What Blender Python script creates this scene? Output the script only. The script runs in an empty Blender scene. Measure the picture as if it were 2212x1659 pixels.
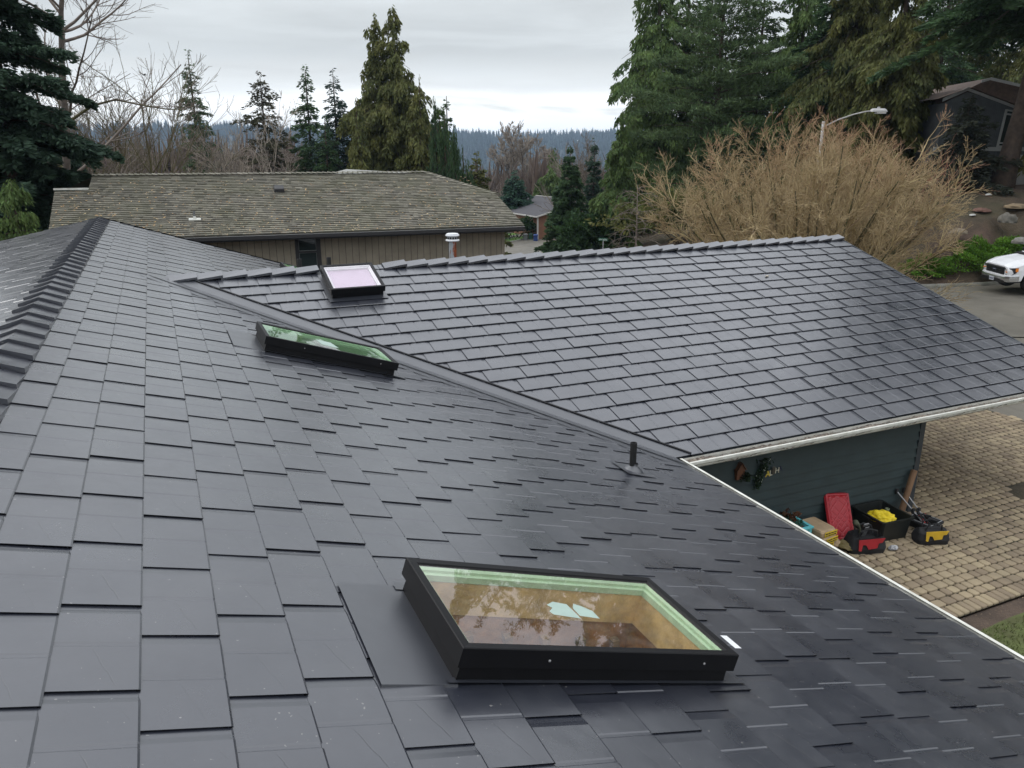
import bpy, bmesh, math, random
import numpy as np
from mathutils import Vector, Matrix
R_=math.radians
random.seed(7)
sc=bpy.context.scene
C=sc.collection
# ------------------------------------------------------------------ camera, sky, sun, exposure
PITCH=R_(16.951); YAW=R_(24.247); FPX=1665.0
cam=bpy.data.cameras.new('camera'); camo=bpy.data.objects.new('camera',cam); C.objects.link(camo)
cam.sensor_width=36; cam.lens=36*FPX/2212; cam.clip_start=.05; cam.clip_end=20000
camo.rotation_euler=(math.pi/2-PITCH,0,-YAW); sc.camera=camo
SUN_EL,SUN_AZ=R_(42),R_(-35)      # azimuth measured from +Y towards +X
w=bpy.data.worlds.new('World'); sc.world=w; w.use_nodes=True
NT=w.node_tree; NT.nodes.clear()
def wn(t,**k):
    n=NT.nodes.new(t)
    for a,b in k.items(): setattr(n,a,b)
    return n
sky=wn('ShaderNodeTexSky',sky_type='NISHITA',sun_disc=False,sun_elevation=SUN_EL,sun_rotation=SUN_AZ)
bg1=wn('ShaderNodeBackground'); bg1.inputs[1].default_value=.10
NT.links.new(sky.outputs[0],bg1.inputs[0])
tc=wn('ShaderNodeTexCoord'); sep=wn('ShaderNodeSeparateXYZ'); NT.links.new(tc.outputs['Generated'],sep.inputs[0])
mp=wn('ShaderNodeMapping'); mp.inputs['Scale'].default_value=(2.2,2.2,17); NT.links.new(tc.outputs['Generated'],mp.inputs[0])
nz=wn('ShaderNodeTexNoise'); nz.inputs['Scale'].default_value=1.5; nz.inputs['Detail'].default_value=7; nz.inputs['Roughness'].default_value=.5; nz.inputs['Distortion'].default_value=.4
NT.links.new(mp.outputs[0],nz.inputs['Vector'])
# elevation ramp: bright broken band low down, soft grey layer above, brighter overhead
el=wn('ShaderNodeValToRGB'); e=el.color_ramp; e.interpolation='EASE'
e.elements[0].position=0; e.elements[0].color=(1.04,1.07,1.10,1)
e.elements[1].position=1; e.elements[1].color=(1.75,1.82,1.92,1)
for p,c in ((.055,(1.20,1.23,1.24)),(.082,(.80,.84,.86)),(.11,(.67,.715,.74)),(.30,(.75,.795,.82)),(.5,(1.22,1.27,1.36))):
    q=e.elements.new(p); q.color=(*c,1)
za=wn('ShaderNodeMath',operation='MULTIPLY_ADD'); za.inputs[1].default_value=.07; NT.links.new(nz.outputs[0],za.inputs[0])
zs=wn('ShaderNodeMath',operation='SUBTRACT'); NT.links.new(sep.outputs[2],zs.inputs[0]); zs.inputs[1].default_value=.035; NT.links.new(zs.outputs[0],za.inputs[2]); NT.links.new(za.outputs[0],el.inputs[0])
mr=wn('ShaderNodeMapRange'); mr.inputs[1].default_value=.3; mr.inputs[2].default_value=.72; mr.inputs[3].default_value=.85; mr.inputs[4].default_value=1.15
NT.links.new(nz.outputs[0],mr.inputs[0])
mul=wn('ShaderNodeVectorMath',operation='SCALE'); NT.links.new(el.outputs[0],mul.inputs[0]); NT.links.new(mr.outputs[0],mul.inputs['Scale'])
bg2=wn('ShaderNodeBackground'); NT.links.new(mul.outputs[0],bg2.inputs[0]); bg2.inputs[1].default_value=1.05
# holes in the low cloud let the clear sky through
hz=wn('ShaderNodeMapRange'); hz.inputs[1].default_value=.075; hz.inputs[2].default_value=.035; hz.inputs[3].default_value=0; hz.inputs[4].default_value=1
NT.links.new(sep.outputs[2],hz.inputs[0])
hn=wn('ShaderNodeMapRange'); hn.inputs[1].default_value=.47; hn.inputs[2].default_value=.40; hn.inputs[3].default_value=0; hn.inputs[4].default_value=.75
NT.links.new(nz.outputs[0],hn.inputs[0])
hm=wn('ShaderNodeMath',operation='MULTIPLY'); NT.links.new(hz.outputs[0],hm.inputs[0]); NT.links.new(hn.outputs[0],hm.inputs[1])
mxs=wn('ShaderNodeMixShader'); NT.links.new(hm.outputs[0],mxs.inputs[0]); NT.links.new(bg2.outputs[0],mxs.inputs[1]); NT.links.new(bg1.outputs[0],mxs.inputs[2])
wo=wn('ShaderNodeOutputWorld'); NT.links.new(mxs.outputs[0],wo.inputs[0])
sl=bpy.data.lights.new('sun','SUN'); sl.energy=.9; sl.angle=R_(22); sl.color=(1,.97,.92)
slo=bpy.data.objects.new('sun',sl); C.objects.link(slo)
sdir=Vector((math.sin(SUN_AZ)*math.cos(SUN_EL),math.cos(SUN_AZ)*math.cos(SUN_EL),math.sin(SUN_EL)))
slo.rotation_euler=sdir.to_track_quat('Z','Y').to_euler()
vs=sc.view_settings; vs.view_transform='Standard'; vs.look='None'; vs.gamma=1; vs.exposure=0; vs.use_curve_mapping=False
# ------------------------------------------------------------------ measuring: a point in the photo and a depth give a place
_F=np.array([math.sin(YAW)*math.cos(PITCH),math.cos(YAW)*math.cos(PITCH),-math.sin(PITCH)])
_R=np.array([math.cos(YAW),-math.sin(YAW),0.]); _U=np.cross(_R,_F)
def ray(x,y): return _F+_R*(x-1106)/FPX-_U*(y-829.5)/FPX
def at(x,y,d): return Vector(ray(x,y)*d)
def atz(x,y,z): r=ray(x,y); return Vector(r*z/r[2])
# ------------------------------------------------------------------ helpers
def tag(o,label=None,cat=None,group=None,kind=None):
    if label: o['label']=label
    if cat: o['category']=cat
    if group: o['group']=group
    if kind: o['kind']=kind
    return o
def thing(name,label,cat,loc=(0,0,0),rz=0,group=None):
    o=bpy.data.objects.new(name,None); C.objects.link(o); o.location=loc; o.rotation_euler=(0,0,rz); o.empty_display_size=.3
    return tag(o,label,cat,group)
class MB:
    def __init__(s): s.v=[]; s.f=[]; s.uv=[]; s.mi=[]
    def face(s,pts,uv=None,m=0):
        i=len(s.v); s.v+= [tuple(p) for p in pts]; s.f.append(tuple(range(i,i+len(pts)))); s.uv.append(uv); s.mi.append(m)
    def box(s,c,d,rz=0,M=None,m=0,taper=1.0,bev=0):
        x,y,z=[k/2 for k in d]; c=Vector(c)
        rot=M if M is not None else Matrix.Rotation(rz,3,'Z')
        if bev:
            # box with all vertical and top edges chamfered
            b=bev; i=len(s.v)
            def ring(ix,iz,k): 
                return [(( -x+ix)*k+0,(-y+ix)*k,iz)]
            rings=[]
            for (ins,zz,k) in ((0,-z,1),(0,z-b,taper),(b,z,taper)):
                xx,yy=x*k-ins,y*k-ins; bb=b*.9
                rings.append([(-xx+bb,-yy,zz),(xx-bb,-yy,zz),(xx,-yy+bb,zz),(xx,yy-bb,zz),(xx-bb,yy,zz),(-xx+bb,yy,zz),(-xx,yy-bb,zz),(-xx,-yy+bb,zz)])
            for r in rings: s.v+=[tuple(c+rot@Vector(p)) for p in r]
            for a in range(2):
                for j in range(8):
                    k=(j+1)%8; s.f.append((i+a*8+j,i+a*8+k,i+(a+1)*8+k,i+(a+1)*8+j)); s.uv.append(None); s.mi.append(m)
            s.f.append(tuple(i+16+j for j in range(8))); s.uv.append(None); s.mi.append(m)
            s.f.append(tuple(i+7-j for j in range(8))); s.uv.append(None); s.mi.append(m)
            return
        i=len(s.v)
        for (a,b_,g) in ((-1,-1,-1),(1,-1,-1),(1,1,-1),(-1,1,-1),(-1,-1,1),(1,-1,1),(1,1,1),(-1,1,1)):
            k=taper if g>0 else 1
            s.v.append(tuple(c+rot@Vector((a*x*k,b_*y*k,g*z))))
        for f in ((3,2,1,0),(4,5,6,7),(0,1,5,4),(1,2,6,5),(2,3,7,6),(3,0,4,7)):
            s.f.append(tuple(i+j for j in f)); s.uv.append(None); s.mi.append(m)
    def tube(s,pts,rad,n=8,cap=True,m=0):
        pts=[Vector(p) for p in pts]
        if not hasattr(rad,'__len__'): rad=[rad]*len(pts)
        i0=len(s.v); up=None
        for k,p in enumerate(pts):
            d=(pts[min(k+1,len(pts)-1)]-pts[max(k-1,0)]).normalized()
            if up is None: up=d.orthogonal().normalized()
            else:
                up=(up-d*up.dot(d)); up=up.normalized() if up.length>1e-5 else d.orthogonal().normalized()
            b=d.cross(up)
            for j in range(n):
                a=2*math.pi*j/n; s.v.append(tuple(p+(up*math.cos(a)+b*math.sin(a))*rad[k]))
        for k in range(len(pts)-1):
            for j in range(n):
                q=(j+1)%n; s.f.append((i0+k*n+j,i0+k*n+q,i0+(k+1)*n+q,i0+(k+1)*n+j)); s.uv.append(None); s.mi.append(m)
        if cap:
            s.f.append(tuple(i0+n-1-j for j in range(n))); s.uv.append(None); s.mi.append(m)
            e=i0+(len(pts)-1)*n; s.f.append(tuple(e+j for j in range(n))); s.uv.append(None); s.mi.append(m)
    def lathe(s,c,prof,n=20,m=0,M=None):
        c=Vector(c); i0=len(s.v)
        for (r,z) in prof:
            for j in range(n):
                a=2*math.pi*j/n; p=Vector((r*math.cos(a),r*math.sin(a),z)); 
                if M is not None: p=M@p
                s.v.append(tuple(c+p))
        for k in range(len(prof)-1):
            for j in range(n):
                q=(j+1)%n; s.f.append((i0+k*n+j,i0+k*n+q,i0+(k+1)*n+q,i0+(k+1)*n+j)); s.uv.append(None); s.mi.append(m)
    def prism(s,poly,off,m=0):
        poly=[Vector(p) for p in poly]; off=Vector(off); n=len(poly)
        s.face(poly[::-1],m=m); s.face([p+off for p in poly],m=m)
        for k in range(n):
            q=(k+1)%n; s.face([poly[k],poly[q],poly[q]+off,poly[k]+off],m=m)
    def mesh(s,name,mats,smooth=False):
        me=bpy.data.meshes.new(name); me.from_pydata(s.v,[],s.f); 
        if not isinstance(mats,(list,tuple)): mats=[mats]
        for mm in mats: me.materials.append(mm)
        me.polygons.foreach_set('material_index',s.mi)
        if any(u is not None for u in s.uv):
            L=me.uv_layers.new(name='UVMap'); buf=[]
            for f,u in zip(s.f,s.uv):
                for k in range(len(f)): buf+= list(u[k]) if u else [0,0]
            L.data.foreach_set('uv',buf)
        if smooth: me.polygons.foreach_set('use_smooth',[True]*len(me.polygons))
        me.update(); return me
    def build(s,name,mats,parent=None,smooth=False,fix=False,bevel=0):
        me=s.mesh(name,mats,smooth)
        if fix:
            bm=bmesh.new(); bm.from_mesh(me); bmesh.ops.remove_doubles(bm,verts=bm.verts,dist=1e-5); bmesh.ops.recalc_face_normals(bm,faces=bm.faces); bm.to_mesh(me); bm.free()
        o=bpy.data.objects.new(name,me); C.objects.link(o)
        if parent is not None:
            o.parent=parent
        if bevel:
            b=o.modifiers.new('bevel','BEVEL'); b.width=bevel; b.segments=2; b.limit_method='ANGLE'; b.angle_limit=R_(35)
        return o
def rawmesh(name,v,f,mat,smooth=False):
    """numpy vertices and equal-length faces -> mesh"""
    v=np.asarray(v,np.float32); f=np.asarray(f,np.int32); k=f.shape[1]
    me=bpy.data.meshes.new(name); me.vertices.add(len(v)); me.vertices.foreach_set('co',v.ravel())
    me.loops.add(f.size); me.loops.foreach_set('vertex_index',f.ravel())
    me.polygons.add(len(f)); me.polygons.foreach_set('loop_start',np.arange(0,f.size,k,dtype=np.int32)); me.polygons.foreach_set('loop_total',np.full(len(f),k,np.int32))
    me.update(calc_edges=True); me.materials.append(mat)
    if smooth: me.polygons.foreach_set('use_smooth',[True]*len(f))
    return me
def link(name,me,parent=None,loc=None):
    o=bpy.data.objects.new(name,me); C.objects.link(o)
    if parent is not None: o.parent=parent
    if loc is not None: o.location=loc
    return o
def text_mesh(t,size,ext,mat,name='lettering',parent=None,M=None):
    cu=bpy.data.curves.new(name,'FONT'); cu.body=t; cu.size=size; cu.extrude=ext; cu.align_x='CENTER'; cu.align_y='CENTER'; cu.resolution_u=3
    o=bpy.data.objects.new('tmp',cu); C.objects.link(o); dg=bpy.context.evaluated_depsgraph_get(); me=bpy.data.meshes.new_from_object(o.evaluated_get(dg))
    bpy.data.objects.remove(o); me.materials.clear(); me.materials.append(mat)
    if M is not None: me.transform(M)
    return link(name,me,parent)
# ------------------------------------------------------------------ materials
class N:
    """small node-tree wrapper"""
    def __init__(s,m): s.t=m.node_tree; s.bs=s.t.nodes['Principled BSDF']
    def n(s,typ,ins=None,**k):
        x=s.t.nodes.new(typ)
        for a,b in k.items(): setattr(x,a,b)
        for a,b in (ins or {}).items(): s.set(x.inputs[a],b)
        return x
    def set(s,sock,v):
        if hasattr(v,'is_output') : s.t.links.new(v,sock)
        else: sock.default_value=v
    def m(s,op,a,b=0,c=0):
        x=s.t.nodes.new('ShaderNodeMath'); x.operation=op; s.set(x.inputs[0],a); s.set(x.inputs[1],b); s.set(x.inputs[2],c); return x.outputs[0]
    def noise(s,scale,vec=None,detail=4,rough=.55,dist=0):
        x=s.n('ShaderNodeTexNoise',{'Scale':scale,'Detail':detail,'Roughness':rough,'Distortion':dist})
        if vec is not None: s.set(x.inputs['Vector'],vec)
        return x.outputs[0]
    def mr(s,v,a,b,c,d,cl=True): 
        x=s.n('ShaderNodeMapRange',{0:v,1:a,2:b,3:c,4:d}); x.clamp=cl; return x.outputs[0]
    def mix(s,f,a,b):
        x=s.n('ShaderNodeMix',data_type='RGBA'); s.set(x.inputs[0],f)
        s.set(x.inputs[6],a if hasattr(a,'is_output') else (*a,1)); s.set(x.inputs[7],b if hasattr(b,'is_output') else (*b,1)); return x.outputs[2]
    def obj(s,scale=None):
        x=s.n('ShaderNodeTexCoord').outputs['Object']
        if scale: x=s.n('ShaderNodeMapping',{'Vector':x,'Scale':scale}).outputs[0]
        return x
    def bump(s,h,strength=.3,dist=.01):
        x=s.n('ShaderNodeBump',{'Height':h,'Strength':strength,'Distance':dist}); s.t.links.new(x.outputs[0],s.bs.inputs['Normal']); return x
    def col(s,v): s.set(s.bs.inputs['Base Color'],v)
    def rough(s,v): s.set(s.bs.inputs['Roughness'],v)
def mat(name,c,rough=.6,metal=0,var=.0,nscale=8,bump=0,bdist=.01,spec=None,c2=None,island=0):
    m=bpy.data.materials.new(name); m.use_nodes=True; k=N(m); k.bs.inputs['Base Color'].default_value=(*c,1); k.rough(rough); k.bs.inputs['Metallic'].default_value=metal
    if spec is not None: k.bs.inputs['Specular IOR Level'].default_value=spec
    if var or c2 or bump:
        n=k.noise(nscale,k.obj(),5,.6)
        cc=c2 if c2 else tuple(x*(1-var) for x in c); ca=c if c2 else tuple(min(1,x*(1+var)) for x in c)
        col=k.mix(k.mr(n,.35,.65,0,1),cc,ca)
        if island:
            ri=k.n('ShaderNodeNewGeometry').outputs['Random Per Island']
            col=k.n('ShaderNodeHueSaturation',{'Color':col,'Value':k.mr(ri,0,1,1-island,1+island),'Hue':k.mr(ri,0,1,.5-.03*island,.5+.03*island)}).outputs[0]
        k.col(col)
        if bump: k.bump(n,bump,bdist)
    return m
M={}
# dark stone-profile metal roof: one stamped crack per slate, slight oil-canning, satin coating
m=bpy.data.materials.new('roof_metal'); m.use_nodes=True; k=N(m)
uv=k.n('ShaderNodeUVMap').outputs[0]; sx=k.n('ShaderNodeSeparateXYZ',{0:uv}); U,V=sx.outputs[0],sx.outputs[1]
wob=k.noise(9,uv,4,.65); wob2=k.noise(3.1,uv,3,.6)
def crack(u0,slope,v0,v1,wd,amp=.10):
    line=k.m('ADD',k.m('MULTIPLY',V,slope),u0)
    line=k.m('ADD',line,k.m('MULTIPLY',k.m('SUBTRACT',wob,.5),amp))
    d=k.m('ABSOLUTE',k.m('SUBTRACT',U,line)); g=k.mr(d,0,wd,1,0)
    ms=k.m('MULTIPLY',k.mr(V,v0,v0+.06,0,1),k.mr(V,v1-.06,v1,1,0)); return k.m('MULTIPLY',g,ms)
cr=k.m('MAXIMUM',crack(-.30,1.35,.24,.58,.016,.09),k.m('MULTIPLY',crack(.62,1.1,.04,.20,.012,.12),.55))
cr=k.m('MAXIMUM',cr,k.m('MULTIPLY',crack(.60,.2,.60,.90,.010,.3),.25))
cr=k.m('MULTIPLY',cr,k.mr(k.n('ShaderNodeNewGeometry').outputs['Random Per Island'],0,1,.35,1.0))
edge=k.m('MULTIPLY',k.mr(V,0,.10,1,0),k.mr(wob2,.5,.62,0,1))
ri=k.n('ShaderNodeNewGeometry').outputs['Random Per Island']
ob=k.obj()
h=k.m('ADD',k.m('MULTIPLY',cr,-.30),k.m('MULTIPLY',edge,-.25))
h=k.m('ADD',h,k.m('MULTIPLY',k.noise(3.2,ob,2,.5),2.2))
h=k.m('ADD',h,k.m('MULTIPLY',k.noise(60,ob,3,.6),.10))
k.bump(h,.55,.006)
dust=k.mr(k.noise(1.3,ob,5,.6),.45,.7,0,1)
col=k.mix(k.mr(ri,0,1,0,1),(.016,.0185,.028),(.021,.024,.034)); col=k.mix(k.m('MULTIPLY',dust,.35),col,(.044,.045,.052)); sp=k.noise(48,ob,2,.4); col=k.mix(k.mr(sp,.75,.77,0,.7),col,(.22,.21,.20)); col=k.mix(k.m('MULTIPLY',cr,.75),col,(.008,.008,.010)); k.col(col)
k.rough(k.m('ADD',k.mr(k.noise(2.4,ob,5,.65),.3,.7,  .23,.44),k.mr(ri,0,1,-.03,.03)))
k.bs.inputs['Specular IOR Level'].default_value=1.0; k.bs.inputs['Coat Weight'].default_value=.75; k.bs.inputs['Coat Roughness'].default_value=.27
M['roof']=m
M['roofunder']=mat('roof_panel_underside',(.010,.010,.011),.9,spec=.1)  # panel undersides coloured near black: painted-in shade of the lap and butt gaps
m=bpy.data.materials.new('flashing_metal'); m.use_nodes=True; k=N(m); k.bs.inputs['Base Color'].default_value=(.021,.024,.032,1)
k.rough(k.mr(k.noise(3,k.obj(),4),.3,.7,.34,.50)); k.bump(k.noise(2.5,k.obj(),2),.5,.008); k.bs.inputs['Specular IOR Level'].default_value=1.0; k.bs.inputs['Coat Weight'].default_value=.6; k.bs.inputs['Coat Roughness'].default_value=.35; M['flash']=m
M['black']=mat('black_aluminium',(.004,.004,.005),.5,var=.2,nscale=5,bump=.05,spec=.22)
M['gasket']=mat('inner_frame_green',(.46,.64,.42),.35,var=.06)
M['framewhite']=mat('inner_frame_white',(.7,.72,.7),.4,var=.05)
M['wood']=mat('shaft_plywood',(.66,.46,.20),.6,var=.25,nscale=6,bump=.2)
M['osb']=mat('attic_floor',(.30,.19,.085),.8,c2=(.09,.06,.03),nscale=9)
M['pinkfilm']=mat('blind_film',(.52,.44,.51),.35,var=.03)  # even pale pink sheet set under the ridge skylight's pane
M['sticker']=mat('paper_sticker',(.33,.43,.38),.5,var=.05)
def glass(name,tint,base,fr=1.7,dust=.02):
    m=bpy.data.materials.new(name); m.use_nodes=True; t=m.node_tree; t.nodes.clear()
    g=t.nodes.new('ShaderNodeBsdfGlossy'); g.inputs['Roughness'].default_value=.015; g.inputs[0].default_value=(*tint,1)
    tr=t.nodes.new('ShaderNodeBsdfTransparent'); tr.inputs[0].default_value=(*base,1)
    fz=t.nodes.new('ShaderNodeFresnel'); ge=t.nodes.new('ShaderNodeNewGeometry'); ir=t.nodes.new('ShaderNodeMapRange'); ir.inputs[3].default_value=fr; ir.inputs[4].default_value=1/fr; t.links.new(ge.outputs['Backfacing'],ir.inputs[0]); t.links.new(ir.outputs[0],fz.inputs[0])
    nn=t.nodes.new('ShaderNodeTexNoise'); nn.inputs['Scale'].default_value=1.6; b=t.nodes.new('ShaderNodeBump'); b.inputs['Strength'].default_value=.05; b.inputs['Distance'].default_value=.01
    t.links.new(nn.outputs[0],b.inputs['Height']); t.links.new(b.outputs[0],g.inputs['Normal'])
    mx=t.nodes.new('ShaderNodeMixShader'); t.links.new(fz.outputs[0],mx.inputs[0]); t.links.new(tr.outputs[0],mx.inputs[1]); t.links.new(g.outputs[0],mx.inputs[2])
    df=t.nodes.new('ShaderNodeBsdfDiffuse'); df.inputs[0].default_value=(.75,.72,.68,1); m2=t.nodes.new('ShaderNodeMixShader'); dn=t.nodes.new('ShaderNodeTexNoise'); dn.inputs['Scale'].default_value=14; dn.inputs['Detail'].default_value=6
    dr=t.nodes.new('ShaderNodeMapRange'); dr.inputs[1].default_value=.35; dr.inputs[2].default_value=.7; dr.inputs[3].default_value=dust*.5; dr.inputs[4].default_value=dust*1.8; t.links.new(dn.outputs[0],dr.inputs[0]); t.links.new(dr.outputs[0],m2.inputs[0])
    t.links.new(mx.outputs[0],m2.inputs[1]); t.links.new(df.outputs[0],m2.inputs[2])
    o=t.nodes.new('ShaderNodeOutputMaterial'); t.links.new(m2.outputs[0],o.inputs[0]); return m
M['glass']=glass('skylight_glass',(1,.93,.97),(.97,.97,.95),2.3,.03)
M['glassg']=glass('skylight_glass_green',(.93,1,.95),(.60,.80,.58),1.9)
M['window']=mat('window_glass',(.03,.04,.04),.06,spec=.8,var=.1)
# white gutter paint, siding, trims
M['gutter']=mat('gutter_paint',(.66,.66,.61),.4,c2=(.50,.49,.43),nscale=7,bump=.1)
M['debris']=mat('gutter_debris',(.34,.29,.24),.95,c2=(.13,.10,.08),nscale=22,bump=1,bdist=.02,island=.3)
M['siding']=mat('slate_siding',(.019,.034,.036),.6,var=.15,nscale=3,bump=.15)
M['trimdark']=mat('dark_trim',(.030,.036,.042),.55,var=.1)
M['groove']=mat('siding_groove',(.03,.026,.02),.9)
M['taupe']=mat('taupe_siding',(.262,.228,.172),.75,var=.12,nscale=2.5,bump=.15)
M['brownfascia']=mat('dark_brown_fascia',(.022,.021,.022),.6,var=.15)
M['pipe']=mat('vent_pipe_black',(.012,.012,.012),.75,var=.2,spec=.15)
M['whitemetal']=mat('white_vent_cap',(.72,.73,.74),.35,var=.05)
# asphalt shingles of the neighbour
m=bpy.data.materials.new('composition_shingle'); m.use_nodes=True; k=N(m); ob=k.obj(); ri=k.n('ShaderNodeNewGeometry').outputs['Random Per Island']
c0=k.mix(ri,(.106,.098,.076),(.272,.252,.200)); moss=k.mr(k.noise(.7,ob,4,.6),.42,.65,0,.55); c0=k.mix(moss,c0,(.150,.148,.090))
c0=k.mix(k.mr(k.noise(35,ob,3,.7),.40,.62,0,.45),c0,(.070,.068,.060)); k.col(c0); k.rough(.9); k.bump(k.noise(60,ob,3),.5,.006); M['shingle']=m
M['litter']=mat('fallen_leaves',(.30,.16,.06),.8,c2=(.42,.33,.20),nscale=1.5,island=.4)
# ground
m=bpy.data.materials.new('ground_soil'); m.use_nodes=True; k=N(m); ob=k.obj()
c0=k.mix(k.mr(k.noise(2.2,ob,6,.65),.35,.65,0,1),(.052,.036,.026),(.105,.073,.052)); c0=k.mix(k.mr(k.noise(.12,ob,4,.6),.5,.62,0,.65),c0,(.05,.07,.022))
c0=k.mix(k.mr(k.noise(40,ob,2,.5),.62,.70,0,.5),c0,(.22,.16,.10)); k.col(c0); k.rough(.95); k.bump(k.noise(9,ob,6,.7),1,.05); M['soil']=m
m=bpy.data.materials.new('asphalt_wet'); m.use_nodes=True; k=N(m); ob=k.obj()
c0=k.mix(k.mr(k.noise(.5,ob,5,.6),.35,.65,0,1),(.115,.104,.082),(.165,.150,.120)); c0=k.mix(k.mr(k.noise(120,ob,2,.5),.5,.7,0,.5),c0,(.08,.08,.07))
st_=k.noise(.9,k.obj((1,.25,1)),5,.7,1.2); c0=k.mix(k.mr(st_,.56,.62,0,.45),c0,(.07,.064,.05)); k.col(c0)
k.rough(k.mr(k.noise(.8,ob,4),.35,.65,.55,.8)); k.bump(k.noise(90,ob,3),.4,.005); M['asphalt']=m
M['concrete']=mat('concrete_kerb',(.26,.25,.22),.85,c2=(.14,.14,.11),nscale=2,bump=.3)
M['grass']=mat('lawn_base',(.085,.105,.030),.95,c2=(.060,.060,.022),nscale=3,bump=.8,bdist=.03)
M['blade']=mat('grass_blade',(.115,.155,.040),.8,c2=(.10,.10,.035),nscale=1.2,island=.4)
M['bladeg']=mat('verge_grass_blade',(.10,.20,.035),.8,c2=(.08,.15,.03),nscale=1.2,island=.35)
M['paver']=mat('tumbled_paver',(.290,.226,.145),.85,c2=(.210,.165,.107),nscale=1.6,bump=.35,bdist=.006,island=.22)
M['joint']=mat('paver_joint_moss',(.036,.026,.012),.95,c2=(.022,.022,.010),nscale=5,bump=.8)
M['rock']=mat('garden_rock',(.25,.22,.17),.9,var=.3,nscale=3,bump=.8,bdist=.05)
def leafmat(name,c1,c2,isl=.35,ns=.6):
    c1=tuple(q*1.22 for q in c1); c2=tuple(q*1.22 for q in c2)
    m=mat(name,c1,.75,c2=c2,nscale=ns,island=isl); b=m.node_tree.nodes['Principled BSDF']; b.inputs['Specular IOR Level'].default_value=.3
    t=m.node_tree; tr=t.nodes.new('ShaderNodeBsdfTranslucent'); mx=t.nodes.new('ShaderNodeMixShader'); mx.inputs[0].default_value=.33; l=b.inputs['Base Color'].links
    if l: t.links.new(l[0].from_socket,tr.inputs[0])
    t.links.new(b.outputs[0],mx.inputs[1]); t.links.new(tr.outputs[0],mx.inputs[2]); t.links.new(mx.outputs[0],t.nodes['Material Output'].inputs[0]); return m
M['spruce']=leafmat('needles_dark_spruce',(.050,.086,.052),(.028,.052,.034))
M['fir']=leafmat('needles_fir',(.066,.116,.046),(.036,.066,.030))
M['cedar']=leafmat('foliage_brown_cedar',(.145,.145,.045),(.070,.086,.030))
M['cedarg']=leafmat('foliage_green_cedar',(.120,.172,.050),(.056,.094,.032))
M['bluefir']=leafmat('needles_blue_spruce',(.050,.105,.066),(.030,.064,.042))
M['pine']=leafmat('needles_pine',(.105,.152,.062),(.056,.088,.038))
M['weeping']=leafmat('foliage_weeping_cedar',(.056,.098,.040),(.032,.060,.028))
M['juniper']=leafmat('juniper_leaf',(.125,.240,.026),(.060,.125,.018),.4,1.5)
M['hedge']=leafmat('hedge_leaf',(.030,.060,.022),(.018,.040,.015),.4,1.5)
M['bark']=mat('bark_brown',(.095,.068,.050),.95,c2=(.050,.036,.028),nscale=4,bump=1,bdist=.05)
M['barkgrey']=mat('bark_grey',(.150,.125,.105),.95,c2=(.095,.080,.066),nscale=4,bump=.5,bdist=.03)
M['barkmoss']=mat('bark_mossy',(.130,.105,.060),.95,c2=(.085,.085,.030),nscale=1.5,bump=.5)
M['twig']=mat('twig_olive',(.42,.33,.175),.85,c2=(.29,.21,.11),nscale=1.1,island=.25)
M['twigred']=mat('twig_red_tip',(.330,.150,.095),.85,c2=(.210,.110,.065),nscale=1.1,island=.3)
M['twiggrey']=mat('twig_grey',(.200,.165,.140),.9,c2=(.140,.112,.090),nscale=.8,island=.25)
M['twigpale']=mat('twig_pale',(.330,.285,.235),.9,c2=(.24,.20,.16),nscale=.8,island=.2)

# bush tips: tan, turning red brown towards the top shoots
m=mat('twig_tip',(.33,.27,.15),.85); k=N(m); ob=k.obj(); sx=k.n('ShaderNodeSeparateXYZ',{0:ob}); ri=k.n('ShaderNodeNewGeometry').outputs['Random Per Island']
hh_=k.m('ADD',sx.outputs[2],k.mr(k.noise(.8,ob,3),.3,.7,-1.2,1.2)); c0=k.mix(k.mr(hh_,5.2,7.2,0,.85),k.mix(ri,(.46,.36,.195),(.32,.225,.12)),(.36,.185,.11)); k.col(c0); M['tip']=m
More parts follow.
